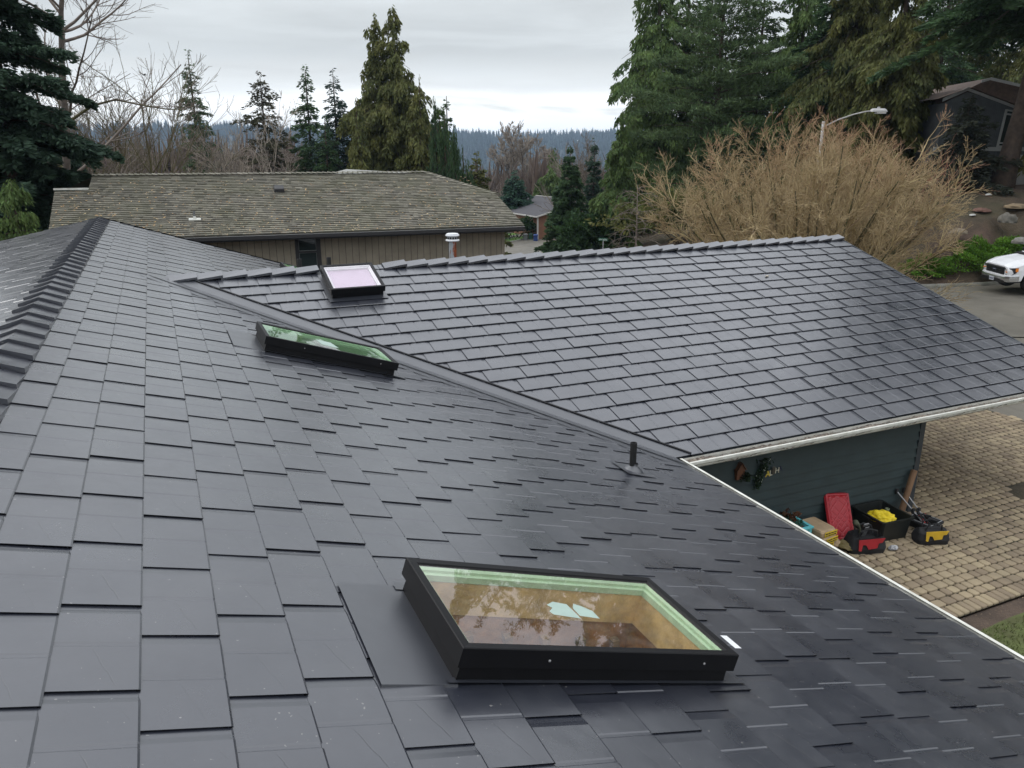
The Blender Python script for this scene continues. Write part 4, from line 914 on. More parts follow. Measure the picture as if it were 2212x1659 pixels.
def grasspatch(name,n,fn,size,mt_,seed,z):
    r=np.random.default_rng(seed); P=fn(r,n); n=len(P); a=r.uniform(0,6.28,n); L=size*r.uniform(.5,1.3,n); lean=r.normal(size=(n,2))*.45
    w_=L*.10+.002; b=np.c_[P,z(P)]; s=np.c_[np.cos(a),np.sin(a),np.zeros(n)]*w_[:,None]
    tp=b+np.c_[lean*L[:,None],L]; v=np.stack([b-s,b+s,tp],1).reshape(-1,3); return tag(link(name,rawmesh(name,v,np.arange(n*3).reshape(-1,3),mt_)),'short '+name.replace('_',' ')+' with moss and small leaves','grass',kind='stuff')
def lawnfn(r,n):
    x=r.uniform(8.5,19,n); y=r.uniform(-1,5.3,n); e=5.40+.05*np.sin(x*2.1)+.04*np.sin(x*5)
    keep=(y<e-np.abs(r.normal(size=n))*.12); return np.c_[x,y][keep]
grasspatch('lawn_grass',90000,lawnfn,.045,M['blade'],1,lambda P:np.full(len(P),GZ-.045))
mb=MB(); 
pts=[(x,5.30+.05*math.sin(x*2.1),GZ-.044) for x in np.linspace(8,24,60)]
for a,b in zip(pts,pts[1:]): mb.face([(a[0],-5,a[2]),(b[0],-5,a[2]),b,a])
tag(mb.build('lawn',M['grass']),kind='structure')
mb=MB()
rn2=random.Random(3)
ea=atz(2168,1410,GZ); eb_=atz(2230,1445,GZ); ed_=(eb_-ea)
for i in range(7): c=ea+ed_.normalized()*(i*.30); mb.box((c.x,c.y,GZ-.01),(.28,.12,.09),rz=math.atan2(ed_.y,ed_.x)+rn2.uniform(-.05,.05))
e_=mb.build('edging_stones',M['concrete'],bevel=.01); tag(e_,'grey stone lawn edging just past the white gutter lip','edging')
# scattered dead leaves on soil and pavers
def litter(name,n,x0,x1,y0,y1,zf,size,seed,lab):
    r=np.random.default_rng(seed); P=np.c_[r.uniform(x0,x1,n),r.uniform(y0,y1,n)]; z=zf(P[:,0],P[:,1]); c=np.c_[P,z]; a=r.uniform(0,6.28,n); L=size*r.uniform(.5,1.4,n)
    d=np.c_[np.cos(a)*L,np.sin(a)*L,r.uniform(0,.3,n)*L]; s=np.c_[-np.sin(a)*L*.5,np.cos(a)*L*.5,r.uniform(-.2,.3,n)*L]
    v=np.stack([c-d,c+s,c+d,c-s],1).reshape(-1,3); return tag(link(name,rawmesh(name,v,np.arange(n*4).reshape(-1,4),M['litter'])),lab,'leaf litter',kind='stuff')
litter('leaf_litter',420,8.2,17,-1,5.6,lambda x,y:x*0+GZ-.03,.018,5,'small dead leaves on the soil and lawn beside the pavers')
litter('leaf_litter',200,7,17,5.7,9,lambda x,y:x*0+GZ+.008,.010,6,'small bits of dead leaf on the pavers')
# ------------------------------------------------------------------ neighbour's house
ev=Vector((.9967,-.081,0)).normalized(); gv=Vector((.081,.9967,0)).normalized(); NP=.34; NC=1/math.hypot(1,NP)
EO=at(1132,487,27.0)                                  # right end of the eave
nN=(Vector((0,0,1))-gv*NP).normalized(); sN=(gv+Vector((0,0,NP))).normalized()
def nb(x,y,h=0):
    r=Vector(ray(x,y)); t=(EO.dot(nN)+h)/r.dot(nN); p=r*t; d=p-EO; return d.dot(ev),d.dot(sN)
def NPT(u,v,h=0): return EO+ev*u+sN*v+nN*h
neigh=thing('neighbour_house','long low house with mossy grey shingle roof and taupe siding behind the dark roof','house',(EO.x-10,EO.y+6,-6.2)); NOFF=Vector((EO.x-10,EO.y+6,-6.2))
rl=nb(200,378); rr=nb(920,375.5); cp=nb(1072,421); sl_=nb(202,411); fl_=nb(118,412.5); el_=nb(112,489)
vtop=(rl[1]+rr[1])/2
poly=[(el_[0]-.3,0),(0.02,0),(cp[0],cp[1]),(rr[0],vtop),(rl[0],vtop),(rl[0],sl_[1]),(fl_[0],sl_[1]),(el_[0]-.05,0)][1:]
mb=MB(); rn=random.Random(12); EX=.150; rows=int(vtop/EX)+1
def inside_u(v):
    # left and right limits of the slope at height v
    L_=el_[0]+(fl_[0]-el_[0])*min(v/sl_[1],1) if v<sl_[1] else rl[0]
    Rr=cp[0]*v/cp[1] if v<cp[1] else cp[0]+(rr[0]-cp[0])*(v-cp[1])/(vtop-cp[1]); return L_,Rr
for r in range(rows):
    v0_=r*EX; v1_=min(v0_+EX+.01,vtop); l0,r0_=inside_u(v0_+.01); l1,r1_=inside_u(v1_); u=l0-rn.random()*.2
    while u<r0_:
        w_=rn.choice((.10,.14,.18,.24,.30)); a,b=max(u,l0),min(u+w_,r0_); u+=w_+.004
        if b-a<.02: continue
        if v0_>=sl_[1]-EX and a<rl[0]: 
            if v0_>=sl_[1]-.02: continue
        t=.030+rn.random()*.016; a1=max(a,l1) if l1>l0 else a; b1=min(b,r1_); 
        if b1<=a1: b1=a1+.001
        A0,B0,B1,A1=NPT(a,v0_,t),NPT(b,v0_,t),NPT(b1,v1_,.004),NPT(a1,v1_,.004)
        i=len(mb.v); mb.v+= [tuple(q) for q in (A0,B0,B1,A1,NPT(a,v0_+.004,-.004),NPT(b,v0_+.004,-.004))]
        mb.f+= [(i,i+1,i+2,i+3),(i+4,i+5,i+1,i)]; mb.uv+= [None]*2; mb.mi+= [0,0]
nroof=mb.build('roof',M['shingle'],neigh)
mb=MB(); base=[NPT(el_[0],0,-.02),NPT(0,0,-.02),NPT(cp[0],cp[1],-.02),NPT(rr[0],vtop,-.02),NPT(rl[0],vtop,-.02),NPT(rl[0],sl_[1],-.02),NPT(fl_[0],sl_[1],-.02)]; mb.face(base)
# rear slope mirrors the front one, and the hip end closes the right side
ridgeh=NPT(0,vtop).z; halfw=(vtop*NC)
def mir(p): d=(p-NPT(0,vtop)).dot(gv); return p-gv*2*d
mb.face([mir(q) for q in (NPT(el_[0],0,-.02),NPT(0,0,-.02),NPT(cp[0],cp[1],-.02),NPT(rr[0],vtop,-.02),NPT(rl[0],vtop,-.02),NPT(fl_[0],sl_[1],-.02))][::-1])
mb.face([NPT(cp[0],cp[1]),mir(NPT(cp[0],cp[1])),NPT(rr[0],vtop)])
mb.build('roof_underlay',M['shingle'],neigh)
mb=MB()
def caprun(a,b,n,side,wd=.15):
    a,b=Vector(a),Vector(b); d=(b-a)/n; sd=side.normalized()
    for i in range(n):
        p,q=a+d*i,a+d*(i+1.12); up=Vector((0,0,1))
        mb.face([p+up*.07-sd*wd-up*.04,q+up*.035-sd*wd-up*.04,q+up*.035,p+up*.07]); mb.face([p+up*.07,q+up*.035,q+up*.035+sd*wd-up*.04,p+up*.07+sd*wd-up*.04])
        mb.face([p-sd*wd-up*.02,p-sd*wd+up*.03,p+up*.07,p]); mb.face([p,p+up*.07,p+sd*wd+up*.03,p+sd*wd-up*.02])
caprun(NPT(rl[0],vtop,.02),NPT(rr[0],vtop,.02),62,gv); caprun(NPT(cp[0],cp[1],.02),NPT(rr[0],vtop,.02),16,ev)
mb.build('ridge_capping',M['shingle'],nroof)
mb=MB(); a,b=NPT(fl_[0]-.03,sl_[1],.02),NPT(rl[0],sl_[1],.02); mb.prism([a,b,b+Vector((0,0,.06)),a+Vector((0,0,.06))],gv*.12); mb.build('metal_edge',M['gutter'],nroof)
# small gable peeping over the ridge
g0,g1,g2=at(738,377,33.5),at(768,368.5,36),at(925,377.5,36)
mb=MB(); mb.face([g0-Vector((0,0,.5)),g2-Vector((0,0,.5)),g2,g1,g0]); mb.face([g0,g1,g1+gv*3,g0+gv*3]); mb.face([g1,g2,g2+gv*3,g1+gv*3]); o=mb.build('rear_roof',mat('pale_shingle',(.26,.26,.24),.9,var=.2,nscale=6),neigh)
# eave: fascia + gutter, soffit
def eb(u0,u1,o0,o1,z0,z1,mt_,nm,par=neigh):
    a=EO+ev*u0-gv*o0; b=EO+ev*u1-gv*o0; mb=MB(); mb.prism([a+Vector((0,0,z0)),b+Vector((0,0,z0)),b+Vector((0,0,z1)),a+Vector((0,0,z1))],-gv*(o1-o0)); return mb.build(nm,mt_,par)
eb(el_[0],0,-.02,.02,-.20,-.035,M['brownfascia'],'fascia')
ng=eb(el_[0],-.02,.02,.13,-.14,-.03,M['brownfascia'],'gutter'); eb(el_[0],-.02,.11,.136,-.03,-.018,mat('gutter_lip',(.30,.30,.29),.4),'gutter_lip',ng)
# walls: boards with real grooves
WI=.62; wo=lambda u,z,i=WI: EO+ev*u+gv*i+Vector((0,0,z))
cu=nb(1090,497)[0]-.0
wx=onr=None
def wallpt(x,y):
    r=Vector(ray(x,y)); n_=gv; c=(EO+gv*WI).dot(n_); p=r*(c/r.dot(n_)); return (p-EO).dot(ev),p.z-EO.z
cu=wallpt(1089,510)[0]; wl0=wallpt(638,540)[0]; wl1=wallpt(693,540)[0]; wtop=wallpt(660,511)[1]
mb=MB(); u=el_[0]+.6; GW=.222; zb_=-6.3-EO.z
def seg(a,b,i=WI,z0=None,z1=-.16): mb.face([wo(a,zb_ if z0 is None else z0,i),wo(b,zb_ if z0 is None else z0,i),wo(b,z1,i),wo(a,z1,i)])
while u<cu:
    a,b=u,min(u+GW-.012,cu); u+=GW
    if a<wl1 and b>wl0: 
        if a<wl0: seg(a,wl0)
        if b>wl1: seg(wl1,b)
        continue
    seg(a,b)
main_=mb; mb=MB(); seg(el_[0]+.6,wl0,WI+.012); seg(wl1,cu-.01,WI+.012); gro=mb.build('groove',M['groove'],neigh); mb=main_
mb.face([wo(cu,zb_),wo(cu,zb_,WI+9),wo(cu,.8,WI+5),wo(cu,-.16)]); mb.face([wo(el_[0]+.6,zb_),wo(el_[0]+.6,-.16),wo(el_[0]+.6,.8,WI+5),wo(el_[0]+.6,zb_,WI+9)])
mb.face([wo(el_[0],-.17,0),wo(-.0,-.17,0),wo(0,-.165,WI+.2),wo(el_[0],-.165,WI+.2)])
mb.face([wo(el_[0]+.6,zb_,WI+9),wo(cu,zb_,WI+9),wo(cu,-.1,WI+9),wo(el_[0]+.6,-.1,WI+9)])
wallo=mb.build('wall',M['taupe'],neigh)
mb=MB(); c_=wo(cu-.05,(zb_-.16)/2,WI-.012); 
mb.box(c_,(.12,.03,-zb_-.16),rz=math.atan2(ev.y,ev.x)); mb.build('corner_board',M['taupe'],neigh)
# window
mb=MB(); rz=math.atan2(ev.y,ev.x)
a0,a1=wl0,wl1; zt_=wallpt(660,513)[1]; zb2=zt_-1.75; zm=wallpt(660,544)[1]
def wbox(u0,u1,z0,z1,i0,i1): 
    c=wo((u0+u1)/2,(z0+z1)/2,(i0+i1)/2); mb.box(c,(u1-u0,abs(i1-i0),z1-z0),rz=rz)
f_=.11
for q in ((a0,a0+f_,zb2,zt_+.12),(a1-f_*1.3,a1,zb2,zt_+.12),(a0+f_,a1-f_*1.3,zt_-.0,zt_+.12),(a0+f_,a1-f_*1.3,zm-.03,zm+.03),(a0+f_,a1-f_*1.3,zb2-.1,zb2)): wbox(*q,WI-.03,WI+.02)
wn_=mb.build('window',M['brownfascia'],neigh)
mb=MB(); wbox(a0+f_,a1-f_*1.3,zb2,zt_,WI+.03,WI+.04); mb.build('pane',M['window'],wn_)
mb=MB(); al_=.012
for (z0,z1) in ((zm+.03,zt_),(zb2,zm-.03)):
    for q in ((a0+f_,a0+f_+al_,z0,z1),(a1-f_*1.3-al_,a1-f_*1.3,z0,z1),(a0+f_,a1-f_*1.3,z0,z0+al_),(a0+f_,a1-f_*1.3,z1-al_,z1)): wbox(*q,WI+.0,WI+.03)
mb.build('sash',mat('aluminium_sash',(.25,.26,.25),.4,metal=.3),wn_)
# roof vent and plumbing vent
u,v_=nb(603,413); mb=MB(); mm=Matrix((ev,sN,nN)).transposed(); mb.box(NPT(u,v_,.10),(.36,.40,.12),M=mm,bev=.02,taper=.92); mb.box(NPT(u,v_,.03),(.30,.34,.08),M=mm); mb.build('roof_vent',M['brownfascia'],neigh)
u,v_=nb(421,474); mb=MB(); P_=NPT(u,v_,.02); mb.lathe(P_,[(.035,-.05),(.035,.24),(0,.24)],12); vp=mb.build('vent_pipe',mat('lead_grey',(.13,.13,.13),.6),neigh); mb=MB(); mb.box(NPT(u,v_-.06,.035),(.36,.16,.012),M=mm); mb.lathe(P_,[(.06,-.02),(.045,.07),(.036,.08)],12); mb.build('flashing',M['gutter'],vp)
# orange-brown fallen leaves lying on that roof
r=np.random.default_rng(31); n=1500; uu=el_[0]+r.random(n)**1.25*(-el_[0])*.95; vv=r.random(n)**1.5*vtop*.9; keep=(uu<np.minimum(0,cp[0]*vv/cp[1])-.2)&~((vv>sl_[1]-.1)&(uu<rl[0]+.1)); uu,vv=uu[keep],vv[keep]; n=len(uu)
E3,S3,N3=np.array(ev),np.array(sN),np.array(nN); c=np.array(EO)+uu[:,None]*E3+vv[:,None]*S3+.03*N3; a=r.uniform(0,6.28,n)[:,None]; L=.035*r.uniform(.5,1.5,n)[:,None]
d=(np.cos(a)*E3+np.sin(a)*S3)*L+N3*.008; s=(-np.sin(a)*E3+np.cos(a)*S3)*L*.55; v=np.stack([c-d,c+s,c+d,c-s],1).reshape(-1,3)
tag(link('roof_leaves',rawmesh('roof_leaves',v,np.arange(n*4).reshape(-1,4),M['litter'])),'orange brown dead leaves scattered over the mossy grey neighbouring roof','leaf litter',kind='stuff')
fixlocal(neigh,NOFF)
# ------------------------------------------------------------------ brown house across the lower street
bhp=at(1162,500,100); bz=gz(bhp.x,bhp.y)
bz=-11.4
bho=thing('brown_house','reddish brown house with a dark grey roof and white trim beyond the lower street','house',(bhp.x,bhp.y,bz)); BO=Vector((bhp.x,bhp.y,bz))
br=mat('brown_lap_siding',(.235,.115,.070),.8,var=.1,nscale=2); gr=mat('grey_shingle_far',(.060,.058,.064),.9,var=.15,nscale=6); wt=mat('white_trim',(.55,.53,.50),.6)
def bpt(x,y,d): return at(x,y,d)
# corner nearest us: px 1162; eave y 465-> left wall runs left (farther), right wall runs right
Cx=at(1162,467,98); zE=Cx.z; Lf=at(1085,461,107); Rf=at(1186,448,104)
Ld=(Lf-Cx); Ld.z=0; Ld.normalize(); Rd=Vector((Ld.y,-Ld.x,0)); 
if Rd.dot(Vector((1,.4,0)))<0: Rd=-Rd
LLn,RLn=16,13
def bp(a,b,z): return Vector((Cx.x,Cx.y,0))+Ld*a+Rd*b+Vector((0,0,z))
mb=MB(); nbd=16
for i in range(nbd):
    z0=bz-.3+i*(zE-bz+.3)/nbd; z1=z0+(zE-bz+.3)/nbd
    mb.face([bp(0,0,z0)-Rd*.03,bp(LLn,0,z0)-Rd*.03,bp(LLn,0,z1),bp(0,0,z1)]); mb.face([bp(0,0,z0),bp(LLn,0,z0),bp(LLn,0,z0)-Rd*.03,bp(0,0,z0)-Rd*.03])
Pk=(zE+1.75)
mb.face([bp(0,0,bz-.3),bp(0,RLn,bz-.3),bp(0,RLn,zE),bp(0,RLn/2,Pk-.15),bp(0,0,zE)]); mb.face([bp(LLn,0,bz-.3),bp(LLn,RLn,bz-.3),bp(LLn,RLn,zE),bp(LLn,RLn/2,Pk-.15),bp(LLn,0,zE)]); mb.face([bp(0,RLn,bz-.3),bp(LLn,RLn,bz-.3),bp(LLn,RLn,zE),bp(0,RLn,zE)])
mb.box(bp(-.6,4.2,(zE+bz)/2-.1),(1.2,3.0,zE-bz+.9),rz=math.atan2(Ld.y,Ld.x)); mb.box(bp(-.4,9.0,(zE+bz)/2+.2),(1.0,3.6,zE-bz+1.4),rz=math.atan2(Ld.y,Ld.x))
mb.build('wall',br,bho)
mb=MB()
o_=.4
mb.face([bp(-o_,-o_,zE+.02),bp(LLn,-o_,zE+.02),bp(LLn-3.5,RLn/2,Pk),bp(-o_,RLn/2,Pk)]); mb.face([bp(-o_,RLn+o_,zE+.02),bp(LLn,RLn+o_,zE+.02),bp(LLn-3.5,RLn/2,Pk),bp(-o_,RLn/2,Pk)][::-1]); mb.face([bp(LLn,-o_,zE+.02),bp(LLn,RLn+o_,zE+.02),bp(LLn-3.5,RLn/2,Pk)])
rfo=mb.build('roof',gr,bho)
mb=MB(); mb.box(bp(LLn/2-.2,-o_-.02,zE-.06),(LLn+.6,.12,.16),rz=math.atan2(Ld.y,Ld.x)); mb.box(bp(-.04,-.04,(zE+bz)/2),(.16,.16,zE-bz),rz=math.atan2(Ld.y,Ld.x))
for b0,b1,z0,z1 in ((-o_,RLn/2,zE,Pk),(RLn+o_,RLn/2,zE,Pk)): mb.prism([bp(-o_-.03,b0,z0-.14),bp(-o_-.03,b1,z1-.14),bp(-o_-.03,b1,z1+.04),bp(-o_-.03,b0,z0+.04)],Ld*-.06)
mb.build('trim',wt,bho)
mb=MB(); mb.box(bp(LLn/2-1.8,RLn/2,Pk+.03),(LLn-3.2,.18,.08),rz=math.atan2(Ld.y,Ld.x)); mb.build('ridge_cap',wt,bho)
q=bp(LLn-4.2,RLn/2-2,Pk-.5); mb=MB(); mb.lathe(q,[(.15,-.6),(.15,.75),(.26,.78),(.26,1.0),(0,1.05)],12); mb.build('chimney_pipe',gr,bho)
fixlocal(bho,BO)
# bins, hedge
def bin_(name,lab,px,py,d,h,col,grp=None):
    p=at(px,py,d); t=thing(name,lab,'bin',(p.x,p.y,-11.25),R_(-25)); w_=h*.6
    mb=MB(); mb.box((0,0,h*.45),(w_*.86,w_*.86,h*.9),taper=1.0,bev=.05); mb.build('body',col,t); mb=MB(); mb.box((0,-.03,h*.94),(w_,w_*1.05,.12),bev=.05,taper=.9); mb.build('lid',col,t)
    for s in (-1,1): mb=MB(); mb.tube([(s*w_*.4,w_*.42,.12),(s*w_*.48,w_*.42,.12)],.12,10); mb.build('wheel',M['pipe'],t)
    return t
bb=bin_('wheeled_bin','blue wheeled bin beside the lower street in front of the hedge',1157,518,97,1.02,mat('bin_blue',(.018,.055,.21),.4,var=.08))
bin_('wheeled_bin','grey wheeled bin left of the blue bin',1135,519,98,.98,mat('bin_grey',(.13,.14,.14),.5,var=.1)); bin_('wheeled_bin','dark green wheeled bin between the grey and the blue bins',1146,518,98.8,.95,mat('bin_green',(.02,.075,.05),.5,var=.1))
def shrub(name,lab,c,dims,n,leaf,mt_,seed,cat='shrub',group=None,rz=0,flat=False,core=True,noise_=.25):
    """dense bush: leaf-sized faces through a lumpy ellipsoid"""
    r=np.random.default_rng(seed); d=r.normal(size=(n,3)); d/=np.linalg.norm(d,axis=1)[:,None]; d[:,2]=np.where(d[:,2]<-.25,-d[:,2],d[:,2])
    lump=1+noise_*np.sin(d[:,0]*5+seed)*np.sin(d[:,1]*6+2*seed)+noise_*.6*np.sin(d[:,0]*13+d[:,2]*9+seed)
    q=np.sign(d)*np.abs(d)**(.55 if flat else 1.0); q=q*(lump*r.uniform(.72,1.03,n))[:,None]*np.array(dims)/2; q[:,2]+=dims[2]*.42
    o=d+r.normal(size=(n,3))*.55; o/=np.linalg.norm(o,axis=1)[:,None]; s=np.cross(o,r.normal(size=(n,3))); s/=np.linalg.norm(s,axis=1)[:,None]; L=leaf*r.uniform(.6,1.4,n)[:,None]
    v=np.stack([q,q+o*L*.5+s*L*.28,q+o*L,q+o*L*.5-s*L*.28],1).reshape(-1,3)
    t=thing(name,lab,cat,c,rz,group); link('foliage',rawmesh('foliage',v,np.arange(n*4).reshape(-1,4),mt_),t)
    mb=MB()
    for i in range(7):
        a=i*.9+seed; mb.tube([(0,0,-.2),(math.cos(a)*dims[0]*.2,math.sin(a)*dims[1]*.2,dims[2]*.35),(math.cos(a)*dims[0]*.36,math.sin(a)*dims[1]*.36,dims[2]*.6)],[.05,.03,.01],5)
    mb.build('stem',M['bark'],t); return t
def ghit(px,py,t0=12.):
    r=ray(px,py); t=t0
    while t<400:
        q=r*t
        if q[2]<=gz(q[0],q[1]): break
        t+=.15
    return Vector((q[0],q[1],gz(q[0],q[1])))
def onG(px,d,dz=0,py=200):
    p=at(px,py,d); return Vector((p.x,p.y,gz(p.x,p.y)+dz))
p=at(1113,512,99); shrub('laurel_hedge','dark rounded laurel bush at the corner left of the bins',(p.x,p.y,-11.4),(5.6,2.6,2.9),3800,.30,M['hedge'],3,flat=True)
for i,(px,lab) in enumerate(((1178,'clipped light green hedge right of the blue bin'),(1215,'clipped light green hedge behind the tall dark fir'))):
    p=at(px,508,103); shrub('clipped_hedge',lab,(p.x,p.y,-11.4),(6,1.6,2.2),3000,.28,leafmat('hedge_light'+str(i),(.10,.16,.035),(.045,.08,.02),.4,2),5+i,'hedge','clipped hedges by the brown house',rz=-.4,flat=True)
p=at(1136,507,100.5); 
# ------------------------------------------------------------------ hillside house (grey, upper right)
HO=at(2185,404,44); hz0=HO.z
hh=thing('hillside_house','slate grey gabled house with white trim on the slope behind the big trunk','house',tuple(HO))
Hd=Vector((_R[0],_R[1],0)).normalized(); Hd=(Hd*.97+Vector((_F[0],_F[1],0)).normalized()*-.12).normalized(); Hb=Vector((-Hd.y,Hd.x,0))
def hp_(px,py,dep=0):
    r=Vector(ray(px,py)); c=(HO+Hb*dep).dot(Hb); return r*(c/r.dot(Hb))
sg=mat('grey_board_siding',(.105,.115,.120),.75,var=.12,nscale=3); wtr=mat('white_house_trim',(.42,.43,.42),.6,var=.05); brf=mat('brown_shingle',(.105,.072,.055),.9,var=.2,nscale=5)
apx=hp_(2091,192); lft=hp_(2040,214); rgt=hp_(2230,244)
mb=MB()
wl_,wr_=hp_(2028,300),hp_(2290,300)
bot=hz0-1.5
mb.face([Vector((wl_.x,wl_.y,bot)),Vector((wr_.x,wr_.y,bot)),Vector((wr_.x,wr_.y,hp_(2290,262).z)),apx-Vector((0,0,.15)),Vector((wl_.x,wl_.y,lft.z-.2))])
mb.face([Vector((wl_.x,wl_.y,bot)),Vector((wl_.x,wl_.y,lft.z-.2)),Vector((wl_.x,wl_.y,lft.z-.2))+Hb*9,Vector((wl_.x,wl_.y,bot))+Hb*9])
wallh=mb.build('wall',sg,hh)
mb=MB()
for i in range(60):
    u=i/60; a=wl_*(1-u)+wr_*u; a=Vector((a.x,a.y,0)); zt2=lft.z-.2 if u<.1 else apx.z-.5-abs(u-.24)*1.6
    mb.box(Vector((a.x,a.y,(bot+zt2)/2))-Hb*.01,(.03,.03,zt2-bot),rz=math.atan2(Hd.y,Hd.x))
mb.build('batten',sg,wallh)
mb=MB(); 
def hbx(x0,y0,x1,y1,th,out=.05):
    a,b=hp_(x0,y0,-out),hp_(x1,y1,-out); d=(b-a); n2=Vector((0,0,1)) if abs(d.z)<abs(d.length)*.7 else Hd
    mb.prism([a-n2*th/2,b-n2*th/2,b+n2*th/2,a+n2*th/2],-Hb*.05)
hbx(2091,192,2230,244,.20); hbx(2091,192,2036,216,.18); hbx(2016,322,2290,322,.22); 
mb.build('trim',wtr,hh)
mb=MB(); a,b=apx+Vector((0,0,.05))-Hb*.4,hp_(2300,272)+Vector((0,0,.05))-Hb*.4; mb.face([a,b,b+Hb*10,a+Hb*10]); mb.face([a,a+Hb*10,lft+Hb*10-Hd*.5,lft-Hb*.4-Hd*.5])
a,b=hp_(2140,168,4),hp_(2330,215,4); mb.face([a,b,b+Hb*8,a+Hb*8]); a2=hp_(2085,196,4); mb.face([a,a2,a2+Hb*8,a+Hb*8]); mb.face([a2,a,b,hp_(2330,260,4)])
mb.build('roof',brf,hh)
mb=MB(); hbx(2140,170,2260,198,.16,-3.9); hbx(2120,176,2140,170,.14,-3.9); mb.build('upper_trim',wtr,hh)
mb=MB(); 
for q in ((2174,236,2154,318),(2190,240,2172,318)): 
    a,b=hp_(q[0]-2.4,q[1],-.08),hp_(q[2]-2.4,q[3],-.08); c,d=hp_(q[2]+2.4,q[3],-.08),hp_(q[0]+2.4,q[1],-.08); mb.prism([a,b,c,d],-Hb*.05)
for q in ((2174,238,2190,240),(2154,316,2172,316),(2155,309,2173,309),(2171,246,2187,248)): hbx(*q,.08,.1)
wn2=mb.build('window',wtr,hh); mb=MB(); mb.face([hp_(2173,238,-.03),hp_(2154,318,-.03),hp_(2172,318,-.03),hp_(2190,240,-.03)]); mb.build('pane',M['window'],wn2)
mb=MB(); a,b,c,d=hp_(2196,334,-.06),hp_(2186,406,-.06),hp_(2300,420,-.06),hp_(2300,338,-.06); mb.prism([a,b,c,d],-Hb*.04)
for t_ in (.25,.5,.75): 
    p_,q_=a.lerp(b,t_)-Hb*.05,d.lerp(c,t_)-Hb*.05; mb.prism([p_-Vector((0,0,.02)),q_-Vector((0,0,.02)),q_+Vector((0,0,.02)),p_+Vector((0,0,.02))],-Hb*.02)
mb.build('garage_door',mat('white_door',(.50,.50,.49),.6,var=.05),hh)
mb=MB()
for q in ((2198,325,2182,408),(2183,322,2176,400)): hbx(*q,.10,.08)
mb.build('corner_board',wtr,hh)
fixlocal(hh,HO)
# teal chair beside it
cp_=ghit(2139,403); ch=thing('garden_chair','teal slatted garden chair beside the base of the big trunk','chair',(cp_.x,cp_.y,gz(cp_.x,cp_.y)+.02),R_(-140))
tl_=mat('chair_teal',(.02,.16,.17),.5)
mb=MB(); mb.box((0,0,.38),(.55,.5,.04),M=Matrix.Rotation(-.15,3,'X')); mb.build('seat',tl_,ch); mb=MB(); 
for i in range(5): mb.box((-.22+.11*i,.30,.72),(.09,.02,.75),M=Matrix.Rotation(-.3,3,'X'))
mb.build('backrest',tl_,ch)
for s in (-1,1):
    mb=MB(); mb.box((s*.29,-.2,.28),(.05,.08,.56)); mb.build('leg',tl_,ch); mb=MB(); mb.box((s*.29,.22,.2),(.05,.08,.42)); mb.build('leg',tl_,ch); mb=MB(); mb.box((s*.31,0,.58),(.12,.65,.03)); mb.build('armrest',tl_,ch)
# rocks on the mulch slope
for i,(px,py,d,dm,lab,rz_) in enumerate(((2196,446,37.5,(1.9,1.2,.45),'flat tan boulder on the mulch slope near the right edge',.3),(2175,478,36,(1.1,.9,.95),'grey angular boulder below the flat tan one',.9),(2069,502,34.5,(1.4,.7,.5),'long tan boulder half hidden by the twigs',.2),(2120,452,37,(1.1,.8,.4),'low reddish boulder left of the flat tan one',1.4),(2203,524,33,(.9,.8,.6),'pale boulder behind the pickup',.5))):
    p=ghit(px,py+6); blob('boulder',lab,'boulder',(p.x,p.y,p.z+dm[2]*.05),tuple(q*.72 for q in dm),mat('rock_%d'%i,[(.24,.18,.11),(.13,.12,.10),(.20,.16,.11),(.15,.08,.06),(.19,.18,.16)][i],.9,var=.25,nscale=3,bump=.8,bdist=.05),20+i,.35,14,2.2,rz=rz_,squ=.75)
for i in range(2):
    p=ghit((2100,2135)[i],(470,424)[i]); blob('white_stone',('white stone','small white stone')[i]+' lying on the mulch slope '+('left of the grey boulder','below the trunk')[i],'stone',(p.x,p.y,gz(p.x,p.y)+.05),(.35,.2,.15),mat('stone_white%d'%i,(.5,.5,.47),.8),40+i,.3,10,2)
